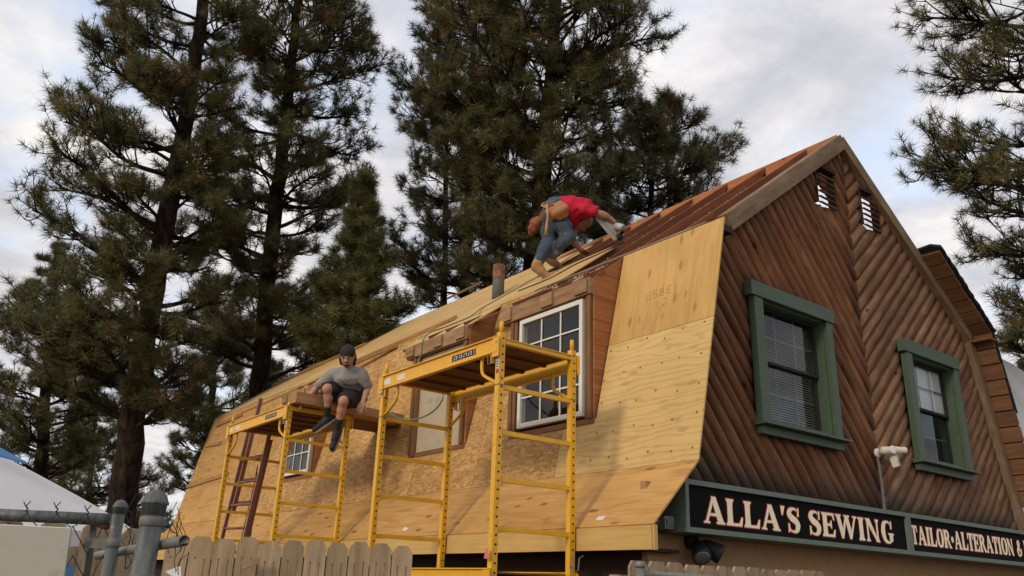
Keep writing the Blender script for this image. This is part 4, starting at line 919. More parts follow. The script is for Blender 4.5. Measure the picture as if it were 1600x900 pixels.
# right stretch under the shop sign
a = at(985, 875, 4.7); b_ = at(1290, 894, 6.1); LL = np.linalg.norm((b_-a)[:2]); n = 13
dog_ear('dog_ear_fence', (a[0], a[1], 0), (b_[0], b_[1], 0), a[2]+.0, n, 'row of dog ear fence tops at the bottom edge under the sewing sign', LL/n-.008, .006, .008, zend=b_[2])
rr = thing('top_rail', at(1000, 892, 4.4)*np.array([1, 1, 0]), 'galvanised chain link top rail in front of the fence tops under the sign', 'fence rail')
m_ = MB(); r0 = at(1000, 896, 4.45); r1 = at(1260, 914, 5.6); m_.tube([r0, r1], .016, 12); build('rail', m_, MT['steel'], rr, True)
m_ = MB(); m_.tube([(r0[0], r0[1], 0), r0+np.array([0, 0, .03])], .024, 12); m_.lathe(r0+np.array([0, 0, .03]), [(.028, 0), (.028, .02), (.015, .035)], (0, 0, 1), 12); build('post', m_, MT['steel'], rr, True)

# steel gate posts
def steel_post(u, v, d, r, label, name='gate_post', capk=1.0, bands=()):
    t = at(u, v, d); T = thing(name, (t[0], t[1], 0), label, 'post')
    zt = t[2]
    m_ = MB(); m_.tube([(t[0], t[1], 0), (t[0], t[1], zt-r*1.6)], r, 24, True); build('tube', m_, MT['galv'], T, True)
    k = r*1.06
    m_ = MB(); m_.lathe((t[0], t[1], zt-r*2.3), [(k*1.02, 0), (k*1.03, r*.9), (k*1.16, r*.95), (k*1.18, r*1.12), (k*1.08, r*1.3), (k*.92, r*1.75), (k*.62, r*2.1), (k*.25, r*2.28), (.001, r*2.3)], (0, 0, 1), 28)
    c = build('cap', m_, MT['galv'], T, True)
    for z, h in bands:
        m_ = MB(); m_.lathe((t[0], t[1], zt-z), [(r*1.04, 0), (r*1.09, .002), (r*1.09, h), (r*1.04, h+.002)], (0, 0, 1), 28); build('tension_band', m_, MT['darksteel'], T, True)
    return t
t1 = steel_post(246, 765, 2.2, .0285, 'thick grey steel fence post with a domed cap, the larger of the two', 'gate_post', 1, ((.095, .022), (.235, .018)))
t2 = steel_post(190, 781, 2.45, .0175, 'thinner grey steel post with a domed cap, left of the thick one', 'gate_post', 1, ())
# chain link panel with rail, ties and bracing
cl = thing('chain_link_panel', at(60, 900, 2.5)*np.array([1, 1, 0]), 'chain link fence panel with a galvanised top rail at the lower left corner', 'chain link fence')
RA = at(-160, 797, 2.45); RB = at(172, 812, 2.45)
m_ = MB(); m_.tube([RA, RB], .0175, 20); build('top_rail', m_, MT['galv'], cl, True)
m_ = MB(); pe = at(172, 815, 2.46); m_.lathe(pe-RT*.03, [(.018, 0), (.020, .01), (.021, .025), (.018, .035)], RT+np.array([0, 0, -.1]), 16); build('rail_end_cup', m_, MT['rust'], cl, True)
dx_ = nrm(RB-RA)
def P(u, v, d=2.42): return at(u, v, d)
wires = [((42, 802), (16, 818)), ((42, 802), (58, 822)), ((89, 803), (64, 822)), ((89, 803), (110, 824)), ((137, 808), (112, 824)), ((137, 808), (149, 822)), ((-5, 800), (14, 818))]
m_ = MB()
for a, b_ in wires: m_.tube([P(*a), P((a[0]*.6+b_[0]*.4), (a[1]*.5+b_[1]*.5)), P(*b_)], .0016, 5)
# twisted ends
for u, v in ((42, 802), (89, 803), (137, 808)):
    q0 = P(u, v); tp = [q0+RT*(.0028*math.cos(k*1.7))+UP*(k*.0035)+FW*(.0028*math.sin(k*1.7)) for k in range(7)]
    m_.tube(tp, .0022, 5); e = tp[-1]; m_.tube([e, e-RT*.006+UP*.014], .0016, 5); m_.tube([e, e+RT*.014+UP*.015], .0016, 5)
# diamond mesh below the rail
for i in range(-6, 9):
    u = 42+i*47.5
    for r_ in range(4):
        v = 822+r_*46
        for sgn in (-1, 1):
            if u+sgn*24 > 165 or u > 165: continue
            m_.tube([P(u+24, v), P(u+24+sgn*-24, v+46)], .0015, 4, False)
build('mesh_wires', m_, MT['wire'], cl)
m_ = MB(); a = P(149, 806, 2.47); b_ = P(127, 960, 2.47); m_.bar(a, b_, .018, .006, up=FW); build('tension_bar', m_, MT['darksteel'], cl)
m_ = MB(); a = P(133, 848, 2.44); b_ = P(170, 850, 2.40); m_.bar(a, b_, .012, .028, up=(0, 0, 1)); build('hinge_strap', m_, MT['darksteel'], cl)
m_ = MB(); m_.lathe((t2[0], t2[1], at(170, 856, 2.45)[2]), [(.0185, 0), (.020, .002), (.020, .022), (.0185, .024)], (0, 0, 1), 20); build('hinge_band', m_, MT['darksteel'], cl, True)
# pipe crossing behind the thick post with an open end
op = thing('loose_pipe', at(150, 868, 2.6), 'grey steel pipe passing behind the thick post, its open end facing out', 'pipe')
A0 = at(152, 868, 2.75); B0 = at(288, 845, 2.05); dd_ = nrm(B0-A0)
m_ = MB()
m_.tube([A0, B0], .0135, 20, False); m_.lathe(B0, [(.0135, 0), (.0112, .0), (.0112, -.08), (.001, -.08)], dd_, 20); build('tube', m_, MT['steel'], op, True)
m_ = MB(); m_.lathe(B0, [(.0110, -.008), (.0005, -.009)], dd_, 18); build('bore', m_, MT['dark'], op)
# off white panel hung on the chain link
pn = [at(-120, 814, 2.385), at(112, 825, 2.385), at(92, 960, 2.385), at(-140, 955, 2.385)]
m_ = MB(); m_.hexa([p-FW*.004 for p in pn]+[p+FW*.004 for p in pn])
tag(build('hung_panel', m_, MT['panel'], None, org=pn[1]), 'plain off white panel wired to the chain link at the bottom left', 'panel')
m_ = MB(); 
for u, v in ((14, 819), (110, 826)): m_.tube([P(u, v-4, 2.42), P(u, v+4, 2.415), P(u-3, v+1, 2.42)], .002, 5)
tag(build('wire_hooks', m_, MT['wire'], None, org=P(60, 820)), 'two bent wire hooks holding the off white panel', 'wire hook')
# scrap between the fences
m_ = MB(); a = at(250, 872, 4.2); m_.hexa([at(258, 893, 4.1), at(284, 910, 4.1), at(282, 884, 4.15), at(270, 889, 4.15), at(258, 893, 4.12), at(284, 910, 4.12), at(282, 884, 4.17), at(270, 889, 4.17)]); tag(build('paper_scrap', m_, MT['paper'], None, org=a), 'crumpled pale scrap caught between the thick post and the fence', 'scrap')
m_ = MB(); rr2 = random.Random(3)
for i in range(26):
    q = at(rr2.uniform(196, 212) if i % 2 else rr2.uniform(258, 282), rr2.uniform(822, 900), 3.1); m_.tube(smoothline([q, q+RT*rr2.uniform(-.03, .03)+UP*.05, q+RT*rr2.uniform(-.04, .04)+UP*rr2.uniform(.06, .13)], 3), .0014, 4)
tag(build('dry_twigs', m_, MT['wire'], None, org=at(230, 900, 3.1)), 'thin dark dry twigs behind the thick steel post', 'twigs', kind='stuff')

# canopy tents
def canopy(name, peak, corners, mk, label, cat='canopy'):
    T = thing(name, (peak[0], peak[1], 0), label, cat)
    k = 10; n = len(corners)
    for i in range(n):
        a = np.array(corners[i]); b_ = np.array(corners[(i+1) % n]); vs = []; fs = []
        for r in range(k+1):
            f = r/k
            for c in range(k+1):
                e = a+(b_-a)*c/k; p = peak+(e-peak)*f; p = p+np.array([0, 0, .06*math.sin(f*math.pi)-.06*f*math.sin(c/k*math.pi)+.012*math.sin(f*9+c*1.3)*f]); vs.append(p)
        for r in range(k):
            for c in range(k): q = r*(k+1)+c; fs.append((q, q+1, q+k+2, q+k+1))
        build('roof_panel', MB().add(vs, fs), MT[mk], T, True)
        m_ = MB(); m_.prism([(0, 0), (1, 0), (1, -.22), (0, -.22)], a, b_-a, (0, 0, 1), nrm(np.cross(b_-a, (0, 0, 1)))*.004); build('valance', m_, MT[mk], T)
        m_ = MB(); m_.tube([(a[0], a[1], 0), a], .02, 8); build('leg', m_, MT['vinyl'], T)
    return T
pk = at(-130, 650, 8.2); cr = at(224, 838, 8.6); v0 = (cr-pk)*np.array([1, 1, 0]); v1 = np.array([-v0[1], v0[0], 0]); zc = cr[2]
cs = [np.array([pk[0]+q[0], pk[1]+q[1], zc]) for q in (v0, v1, -v0, -v1)]
T = canopy('canopy_tent', pk, cs, 'tent', 'white pyramid canopy tent behind the fence at the far left')
dq = nrm(cr-pk); m_ = MB(); vs = [at(-160, 622, 8.0), at(-20, 688, 8.0), at(44, 723, 8.0), at(0, 711, 7.96), at(-60, 690, 7.9)]
vs2 = [p+UP*-.02 for p in vs]; m_.add(list(vs)+list(vs2), [(0, 1, 2, 3, 4), (9, 8, 7, 6, 5), (0, 5, 6, 1), (1, 6, 7, 2), (2, 7, 8, 3), (3, 8, 9, 4), (4, 9, 5, 0)]); build('blue_patch', m_, MT['blue'], T)
q = at(150, 860, 7.0)
m_ = MB(); o = at(95, 880, 6.2); m_.hexa([at(60, 905, 6.2), at(172, 905, 6.4), at(166, 852, 6.4), at(60, 856, 6.2), at(60, 905, 7), at(172, 905, 7.2), at(166, 852, 7.2), at(60, 856, 7)])
tag(build('blue_tarp', m_, MT['blue'], None, org=o), 'blue tarp covered stack glimpsed through the chain link', 'tarp')

# neighbour to the right
nb_ = thing('neighbour_building', (9.5, 3.5, 0), 'plain white walled neighbouring building behind the right eave of the house', 'building')
a = at(1556, 556, 12.); m_ = MB()
m_.prism([(a[0], 0), (a[0]+.01, a[2]), (a[0]+.55, a[2]-.02), (12, a[2]-1.0), (12, 0)], (0, a[1], 0), (1, 0, 0), (0, 0, 1), (0, 5, 0)); build('wall', m_, MT['whitewall'], nb_)
nr = thing('red_roofed_building', (14, 8, 0), 'distant building showing only a red roof edge at the right border', 'building')
b0 = at(1578, 612, 20); m_ = MB(); m_.box(b0[0], b0[0]+6, b0[1], b0[1]+4, b0[2]-.55, b0[2], 'x'); build('roof_edge', m_, MT['redroof'], nr)
m_ = MB(); m_.box(b0[0]+.1, b0[0]+6, b0[1]+.2, b0[1]+4, 0, b0[2]-.551, 'x'); build('wall', m_, MT['darkwall'], nr)

# ================================================================ pines
def tuft_template(n, seed):
    r = np.random.default_rng(seed); V = []; 
    for i in range(n):
        th = math.acos(1-r.uniform(.0, 1.25)); ph = r.uniform(0, 2*math.pi); d = np.array([math.sin(th)*math.cos(ph), math.sin(th)*math.sin(ph), math.cos(th)])
        ln = r.uniform(.75, 1.08); q = np.cross(d, r.normal(size=3)); q /= np.linalg.norm(q); b0 = np.array([0, 0, r.uniform(-.55, .1)])
        V += [b0-q*.025, b0+q*.025, b0+d*ln+np.array([0, 0, .06])]
    return np.array(V)
TEMPL = [tuft_template(38, s) for s in range(8)]
def frame_from(d):
    """rotation matrices (n,3,3) whose third column is d"""
    d = d/np.linalg.norm(d, axis=1, keepdims=True); ref = np.where(np.abs(d[:, 2:3]) < .9, np.array([[0, 0, 1.]]), np.array([[1., 0, 0]]))
    x = np.cross(ref, d); x /= np.linalg.norm(x, axis=1, keepdims=True); y = np.cross(d, x); return np.stack([x, y, d], axis=2)
class Tubes:
    def __init__(s): s.V = []; s.T = []; s.n = 0
    def add(s, pts, rad, k=5):
        pts = np.array(pts); n = len(pts); t = np.gradient(pts, axis=0); t /= np.linalg.norm(t, axis=1, keepdims=True)+1e-9
        F = frame_from(t); a = np.linspace(0, 2*math.pi, k, endpoint=False); c = np.stack([np.cos(a), np.sin(a), np.zeros(k)], 1)
        ring = np.einsum('nij,kj->nki', F, c)*np.asarray(rad)[:, None, None]+pts[:, None, :]
        i = np.arange(n-1)[:, None]*k; j = np.arange(k)[None, :]; j2 = (j+1) % k
        q = np.stack([i+j, i+j2, i+k+j2, i+k+j], -1).reshape(-1, 4)+s.n
        s.V.append(ring.reshape(-1, 3)); s.T.append(q); s.n += n*k
def pine(trunk_px, D, env, label, seed, nl=46, tufts=2600, r0=.36, mat='needle', group='tall pines behind the house', tsize=.22, z0=None, name='pine_tree', droop=0., bare=0.):
    r = np.random.default_rng(seed)
    tp = np.array([at(u, v, D) for u, v in trunk_px])
    # continue the stem to the ground
    d0 = tp[1]-tp[0]; 
    if tp[0][2] > .1: base = tp[0]-d0/d0[2]*tp[0][2]; tp = np.vstack([base, tp])
    tp[:, 2] = np.maximum(tp[:, 2], 0)
    zz_ = tp[:, 2]; ztop = zz_[-1]
    zs = np.linspace(0, ztop, 40); tx = np.stack([np.interp(zs, zz_, tp[:, 0]), np.interp(zs, zz_, tp[:, 1]), zs], 1)
    T = thing(name, (tx[0][0], tx[0][1], 0), label, 'pine tree', group)
    H = ztop+3.0
    rad = r0*np.clip(1-zs/H, .06, 1)**.85
    tb = Tubes(); wob = tx.copy(); wob[:, :2] += r.normal(size=(40, 2))*.02; tb.add(wob, rad*(1+r.normal(size=40)*.02), 14)
    fast_mesh('trunk', np.concatenate(tb.V), np.concatenate(tb.T), MT['bark'], T, smooth=True)
    # envelope in metres against height, measured from the stem
    ev = []
    for v, ul, ur in env:
        zc = at((ul+ur)/2, v, D)[2]; c = np.array([np.interp(zc, zs, tx[:, 0]), np.interp(zc, zs, tx[:, 1]), zc]); L0 = (at(ul, v, D)-c)@RT; R0 = (at(ur, v, D)-c)@RT; ev.append((zc, max(-L0, .25), max(R0, .25)))
    ev.sort(); ez = np.array([e[0] for e in ev]); el = np.array([e[1] for e in ev]); er = np.array([e[2] for e in ev])
    zlo = ez[0] if z0 is None else z0; zhi = ez[-1]
    rh = np.array([RT[0], RT[1], 0]); rh /= np.linalg.norm(rh); fh = np.array([-rh[1], rh[0], 0])
    lt = Tubes(); P_ = []; D_ = []; B_ = []
    for i in range(nl):
        f = (i+r.uniform(.1, .9))/nl; z = zlo+(zhi-zlo)*f
        az = i*2.399963+r.normal()*.5
        cs_, sn = math.cos(az), math.sin(az)
        Rl = np.interp(z, ez, el); Rr = np.interp(z, ez, er); side = Rr if cs_ > 0 else Rl
        Ln = (abs(cs_)*side+(1-abs(cs_))*(Rl+Rr)/2*.9)*r.choice([.55, .75, .9, 1.0, 1.06])-.42*min(1, side/2.4)
        Ln = max(Ln, .15)
        h = rh*cs_+fh*sn
        zb = z-Ln*r.uniform(.18, .42)+droop*Ln
        zb = min(max(zb, .8), ztop-.1)
        b0 = np.array([np.interp(zb, zs, tx[:, 0]), np.interp(zb, zs, tx[:, 1]), zb])
        n = 14; s_ = np.linspace(0, 1, n); rise = (z-zb)
        curve = b0+h*(Ln*s_)[:, None]; curve[:, 2] += rise*(s_**1.5)+Ln*.05*np.sin(s_*5+r.uniform(0, 6))-droop*.6*Ln*s_**2
        side_v = np.cross(h, (0, 0, 1)); curve += side_v*(Ln*.07*np.sin(s_*3.5+r.uniform(0, 6))*s_)[:, None]
        rb = np.interp(zb, zs, rad)*.30*min(1, Ln/2.4+.3)
        lt.add(curve, rb*(1-s_*.82)+.006, 6)
        ntw = int(8+Ln*6.8)
        for j in range(ntw):
            q = r.uniform(max(.22, bare), 1)**.8; k = min(n-1.001, q*(n-1)); a = int(k); p0 = curve[a]+(curve[a+1]-curve[a])*(k-a) if a < n-1 else curve[-1]
            tl = Ln*(.16+.30*(1-q))*r.uniform(.6, 1.15)+.22*min(1, Ln/1.4); sd_ = r.choice([-1, 1]); ang = r.uniform(.45, 1.25)
            td = h*math.cos(ang)+side_v*sd_*math.sin(ang)+np.array([0, 0, r.uniform(-.25, .75)]); td /= np.linalg.norm(td)
            m_ = 6; u = np.linspace(0, 1, m_); tw = p0+td*(tl*u)[:, None]; tw[:, 2] += tl*.28*u**2; tw += r.normal(size=3)*(.05*tl*np.sin(u*4))[:, None]
            lt.add(tw, .020*(1-u*.65)*min(1, .55+tl*.5), 4)
            nt_ = 2+int(tl*4.2)
            for e in range(nt_):
                w = 1 if e == 0 else r.uniform(.35, 1)
                kk = w*(m_-1)*.999; aa = int(kk); pp = tw[aa]+(tw[aa+1]-tw[aa])*(kk-aa); dd = tw[min(aa+1, m_-1)]-tw[aa]; dd = dd/np.linalg.norm(dd)
                if e:
                    o_ = r.normal(size=3); o_ -= dd*(o_@dd); o_ /= np.linalg.norm(o_); o_[2] = abs(o_[2])*.8+.15; sl = r.uniform(.10, .34)*min(1, Ln/1.2)
                    e2 = pp+(dd*.6+o_*.8)*sl; lt.add(np.stack([pp, (pp+e2)/2+[0, 0, -.01], e2]), [.009, .007, .005], 3); d2 = dd*.5+o_*.6+[0, 0, .35]; pp = e2
                else: d2 = dd+[0, 0, .25]
                P_.append(pp); D_.append(d2+r.normal(size=3)*.12); B_.append(1 if f < .85 else 0)
    for k in range(16):
        h_ = r.uniform(0, 1.3); p = np.array([np.interp(ztop-h_, zs, tx[:, 0]), np.interp(ztop-h_, zs, tx[:, 1]), ztop-h_+.05]); P_.append(p); D_.append(np.array([r.normal()*.9*h_, r.normal()*.9*h_, 1.]))
    P_ = np.array(P_); D_ = np.array(D_)
    if len(P_) > tufts: k = r.choice(len(P_), tufts, False); P_ = P_[k]; D_ = D_[k]
    fast_mesh('limbs', np.concatenate(lt.V), np.concatenate(lt.T), MT['bark'], T, smooth=True)['kind'] = 'stuff'
    F = frame_from(D_); n = len(P_); sz = tsize*r.uniform(.65, 1.25, n); base = np.clip(r.normal(.45, .20, n), .02, .86); brown = r.random(n) < .06; base[brown] = r.uniform(.9, 1, brown.sum())
    tid = r.integers(0, len(TEMPL), n); V = []; var = []
    for t in range(len(TEMPL)):
        k = np.where(tid == t)[0]
        if not len(k): continue
        A = np.einsum('nij,mj->nmi', F[k], TEMPL[t])*sz[k][:, None, None]+P_[k][:, None, :]; V.append(A.reshape(-1, 3))
        vv = np.repeat(base[k][:, None], TEMPL[t].shape[0], 1)+r.normal(size=(len(k), TEMPL[t].shape[0]//3)).repeat(3, 1)*.07; var.append(vv.reshape(-1))
    V = np.concatenate(V); var = np.clip(np.concatenate(var), 0, 1)
    fast_mesh('crown', V, np.arange(len(V)).reshape(-1, 3), MT[mat], T, var)['kind'] = 'stuff'
    return T
pine([(190, 800), (215, 600), (262, 330), (300, 130), (328, -60), (335, -160)], 17, [(-160, 250, 410), (-60, 190, 415), (0, 140, 400), (80, 135, 390), (150, 120, 400), (240, 62, 395), (330, 45, 380), (400, 40, 370), (460, 30, 360), (520, 0, 350), (590, 15, 330), (650, 60, 320)],
     'broad dark pine with a leaning trunk, left of the tall straight one', 1, 94, 6400, .33)
pine([(402, 640), (418, 450), (440, 250), (455, 100), (472, -60), (478, -150)], 19, [(-150, 370, 560), (-60, 350, 575), (0, 345, 590), (60, 340, 612), (130, 330, 618), (200, 310, 600), (250, 300, 608), (310, 300, 545), (360, 300, 540), (430, 290, 540), (500, 300, 540), (560, 310, 540)],
     'tall straight pine with a clear dark trunk, second from the left', 2, 86, 4900, .29)
pine([(556, 560), (562, 420), (570, 268)], 17, [(280, 566, 574), (310, 552, 588), (350, 530, 612), (400, 503, 632), (450, 475, 648), (510, 450, 655), (560, 430, 655)],
     'bushy yellow green young pine, short with a pointed top', 3, 84, 4200, .16, 'needle_light', 'small pines behind the house', .20, None, 'pine_tree', .12)
pine([(828, 470), (846, 300), (862, 120), (872, -60), (875, -150)], 18, [(-150, 740, 1020), (-60, 705, 1035), (0, 690, 1042), (50, 650, 1058), (100, 640, 1046), (150, 640, 1005), (210, 690, 980), (270, 690, 1000), (330, 690, 990), (380, 700, 950), (430, 720, 930)],
     'very large dense pine towering behind the roof worker', 4, 98, 7400, .38)
pine([(727, 500), (731, 300), (738, 100), (745, -30)], 21, [(-30, 690, 800), (40, 650, 830), (110, 600, 840), (150, 585, 850), (200, 618, 850), (260, 612, 850), (320, 612, 850), (380, 600, 850), (440, 600, 840), (480, 610, 800)],
     'pine with a narrow dark trunk, just left of the roof worker', 5, 56, 3400, .22)
pine([(693, 500), (697, 300), (700, 120), (704, 20)], 23, [(20, 660, 740), (90, 640, 780), (180, 630, 790), (280, 610, 790), (380, 610, 780), (450, 630, 760)],
     'thinnest background pine, left of the narrow trunked pine', 6, 30, 1200, .17)
pine([(1010, 470), (1016, 330), (1022, 240), (1035, 165)], 20, [(158, 1010, 1070), (190, 965, 1120), (230, 920, 1150), (265, 890, 1170), (300, 885, 1165), (340, 890, 1130), (400, 890, 1090)],
     'lower spreading pine rising behind the open rafters', 7, 50, 2900, .18)
pine([(1690, 800), (1680, 420), (1664, 200), (1650, 0), (1645, -160)], 11, [(-160, 1470, 1850), (-60, 1430, 1850), (0, 1442, 1850), (60, 1458, 1860), (120, 1430, 1870), (165, 1490, 1870), (205, 1418, 1870), (255, 1490, 1870), (320, 1468, 1870), (385, 1480, 1870), (440, 1540, 1860), (500, 1545, 1850), (560, 1570, 1850)],
     'pine with long needles entering from the right edge of the view', 8, 62, 3300, .26, tsize=.17)
pine([(62, 800), (70, 640), (80, 500), (90, 380)], 24, [(380, 80, 100), (450, 40, 140), (520, -40, 190), (600, -30, 200), (680, -40, 200), (730, -20, 200)],
     'darker distant pine low at the left border', 9, 64, 3600, .25)
pine([(318, 800), (330, 650), (336, 540), (340, 430)], 25, [(430, 320, 360), (480, 290, 400), (540, 270, 430), (600, 240, 440), (660, 240, 430), (720, 240, 420), (760, 240, 400)],
     'distant small pine between the two big left hand pines', 10, 64, 3800, .18)
pine([(470, 640), (478, 560), (486, 480)], 27, [(480, 470, 500), (520, 430, 540), (570, 400, 560), (620, 390, 560), (660, 390, 540)],
     'dark low pine directly behind the far end of the roof', 11, 36, 1500, .16)
pine([(1592, 760), (1596, 680), (1600, 560)], 32, [(560, 1590, 1612), (600, 1570, 1630), (640, 1565, 1635), (690, 1560, 1640)],
     'small far pine seen past the right end of the house', 12, 22, 500, .14)
pine([(130, 830), (140, 760), (150, 640)], 29, [(640, 130, 170), (690, 80, 220), (740, 60, 260), (800, 60, 280), (840, 60, 280)],
     'shadowy low pine behind the canopy tent', 13, 40, 2000, .16)

# ================================================================ people
class Field:
    """signed distance field on a grid, joined smoothly, turned into one mesh by surface nets"""
    def __init__(s, lo, hi, h): s.lo = np.array(lo, float); s.h = h; s.n = np.ceil((np.array(hi)-s.lo)/h).astype(int)+1; s.D = np.full(s.n, .5, np.float32)
    def _win(s, a, b_):
        i0 = np.maximum(((a-s.lo)/s.h).astype(int), 0); i1 = np.minimum(np.ceil((b_-s.lo)/s.h).astype(int)+1, s.n)
        if (i1 <= i0).any(): return None
        ax = [s.lo[k]+s.h*np.arange(i0[k], i1[k]) for k in range(3)]; G = np.stack(np.meshgrid(*ax, indexing='ij'), -1)
        return (slice(i0[0], i1[0]), slice(i0[1], i1[1]), slice(i0[2], i1[2])), G
    def _put(s, sl, d, k, sub=False):
        o = s.D[sl]
        if sub: s.D[sl] = np.maximum(o, -d); return
        if k <= 0: s.D[sl] = np.minimum(o, d); return
        h = np.clip(.5+.5*(o-d)/k, 0, 1); s.D[sl] = o*(1-h)+d*h-k*h*(1-h)
    def cone(s, a, b_, ra, rb, k=.02, sub=False):
        a = np.array(a, float); b_ = np.array(b_, float); R = max(ra, rb)+.07; w = s._win(np.minimum(a, b_)-R, np.maximum(a, b_)+R)
        if w is None: return
        sl, G = w; ab = b_-a; t = np.clip(((G-a)@ab)/(ab@ab+1e-12), 0, 1); d = np.linalg.norm(G-a-t[..., None]*ab, axis=-1)-(ra+(rb-ra)*t); s._put(sl, d.astype(np.float32), k, sub)
    def chain(s, pts, rs, k=.02):
        for i in range(len(pts)-1): s.cone(pts[i], pts[i+1], rs[i], rs[i+1], k)
    def ell(s, c, r, M=None, k=.02, sub=False):
        c = np.array(c, float); r = np.array(r, float); R = r.max()+.07; w = s._win(c-R, c+R)
        if w is None: return
        sl, G = w; q = G-c
        if M is not None: q = q@np.array(M)
        n = np.linalg.norm(q/r, axis=-1); n2 = np.linalg.norm(q/(r*r), axis=-1)+1e-9; s._put(sl, (n*(n-1)/n2).astype(np.float32), k, sub)
    def noise(s, amp, freq, seed):
        rr = np.random.default_rng(seed); ax = [np.arange(s.n[k])*s.h for k in range(3)]; X, Y, Z = np.meshgrid(*ax, indexing='ij'); out_ = np.zeros(s.n, np.float32)
        for i in range(5):
            v = rr.normal(size=3); v /= np.linalg.norm(v); f = freq*rr.uniform(.6, 1.7); out_ += np.sin((X*v[0]+Y*v[1]+Z*v[2])*f+rr.uniform(0, 6)+1.3*np.sin((X+Y)*f*.4)).astype(np.float32)
        s.D += out_*amp/3-amp*.55
    def mesh(s, name, mat, parent):
        D = s.D; S = D < 0; nx, ny, nz = D.shape
        c = np.zeros((nx-1, ny-1, nz-1), np.int8)
        for i in (0, 1):
            for j in (0, 1):
                for k in (0, 1): c += S[i:nx-1+i, j:ny-1+j, k:nz-1+k]
        act = (c > 0) & (c < 8); idx = -np.ones(act.shape, np.int64); ids = np.argwhere(act); idx[act] = np.arange(len(ids))
        acc = np.zeros((len(ids), 3)); cnt = np.zeros(len(ids)); cor = [(i, j, k) for i in (0, 1) for j in (0, 1) for k in (0, 1)]
        for a in cor:
            for ax in range(3):
                if a[ax] == 0:
                    b_ = list(a); b_[ax] = 1
                    da = D[ids[:, 0]+a[0], ids[:, 1]+a[1], ids[:, 2]+a[2]]; db = D[ids[:, 0]+b_[0], ids[:, 1]+b_[1], ids[:, 2]+b_[2]]; m = (da < 0) != (db < 0)
                    t = da/(da-db+1e-12); p = np.tile(np.array(a, float), (len(ids), 1)); p[:, ax] += t; acc[m] += p[m]; cnt[m] += 1
        V = s.lo+s.h*(ids+acc/np.maximum(cnt, 1)[:, None]); Q = []
        for ax in range(3):
            o = [0, 0, 0]; o[ax] = 1; A = S[:nx-o[0], :ny-o[1], :nz-o[2]]; B = S[o[0]:, o[1]:, o[2]:]; ch = np.argwhere(A != B); u, w = [(1, 2), (2, 0), (0, 1)][ax]
            ok = (ch[:, u] > 0) & (ch[:, w] > 0) & (ch[:, u] < D.shape[u]-1) & (ch[:, w] < D.shape[w]-1); ch = ch[ok]
            e = lambda du, dw: idx[tuple((ch-np.eye(3, dtype=int)[u]*du-np.eye(3, dtype=int)[w]*dw).T)]
            q = np.stack([e(1, 1), e(0, 1), e(0, 0), e(1, 0)], 1); f = ~A[tuple(ch.T)]; q[f] = q[f][:, ::-1]; Q.append(q)
        Q = np.concatenate(Q); Q = Q[(Q >= 0).all(1)]
        return fast_mesh(name, V, Q, mat, parent, smooth=True)
def frame3(fwd, up):
    f = nrm(fwd); r = nrm(np.cross(f, up)); u = np.cross(r, f); return np.stack([r, f, u], 1)      # columns: right, forward, up
def head(F, c, fwd, up, neck):
    M = frame3(fwd, up); W = lambda x, y, z: c+M@np.array([x, y, z])
    F.ell(c, (.074, .094, .105), M, .02); F.ell(W(0, .022, -.055), (.056, .062, .062), M, .03)
    F.cone(W(0, .03, -.105), W(0, .05, -.105), .022, .018, .025)
    F.cone(W(0, .090, .005), W(0, .112, -.028), .010, .015, .012); F.cone(W(-.012, .098, -.034), W(.012, .098, -.034), .010, .010, .008)
    F.cone(W(-.035, .084, .020), W(.035, .084, .020), .011, .011, .015)
    for sg in (-1, 1):
        F.ell(W(sg*.030, .089, .003), (.016, .010, .009), M, .0, True); F.ell(W(sg*.030, .080, .003), (.012, .010, .009), M, 0)
        F.ell(W(sg*.078, -.005, -.005), (.010, .022, .032), M, .006)
    F.cone(W(-.020, .088, -.060), W(.020, .088, -.060), .007, .007, .006); F.cone(W(-.017, .086, -.071), W(.017, .086, -.071), .008, .008, .006)
    F.cone(W(0, -.02, -.06), neck, .054, .060, .03)
    return M, W
def hand(F, w, fdir, pdir, side, curl=.35, spread=.1, s=1.):
    """w wrist, fdir along the fingers, pdir the palm normal; side +1/-1 puts the thumb"""
    f = nrm(fdir); p = nrm(pdir-f*(np.dot(pdir, f))); t = np.cross(f, p)*side
    pal = [w, w+f*.045*s, w+f*.085*s]
    for k in (-1, 0, 1): F.chain([w+t*.010*k, w+f*.04*s+t*.024*k, w+f*.084*s+t*.028*k], [.021, .016, .0125], .012)
    for i, (o, ln) in enumerate(((.030, .070), (.011, .080), (-.010, .074), (-.029, .058))):
        a = w+f*.082*s+t*o; d1 = nrm(f+t*o*spread*10+p*curl*.5); b_ = a+d1*ln*.45*s; d2 = nrm(d1+p*curl*1.1); c = b_+d2*ln*.32*s; d3 = nrm(d2+p*curl*1.2); e = c+d3*ln*.26*s
        F.chain([a, b_, c, e], [.0095, .0088, .0080, .0068], .004)
    a = w+f*.022*s+t*.024; b_ = a+nrm(f*.6+t*.9+p*.3)*.040*s; c = b_+nrm(f+t*.35+p*.5)*.028*s; e = c+nrm(f+p*.6)*.022*s
    F.chain([a, b_, c, e], [.014, .0115, .0105, .0085], .008)

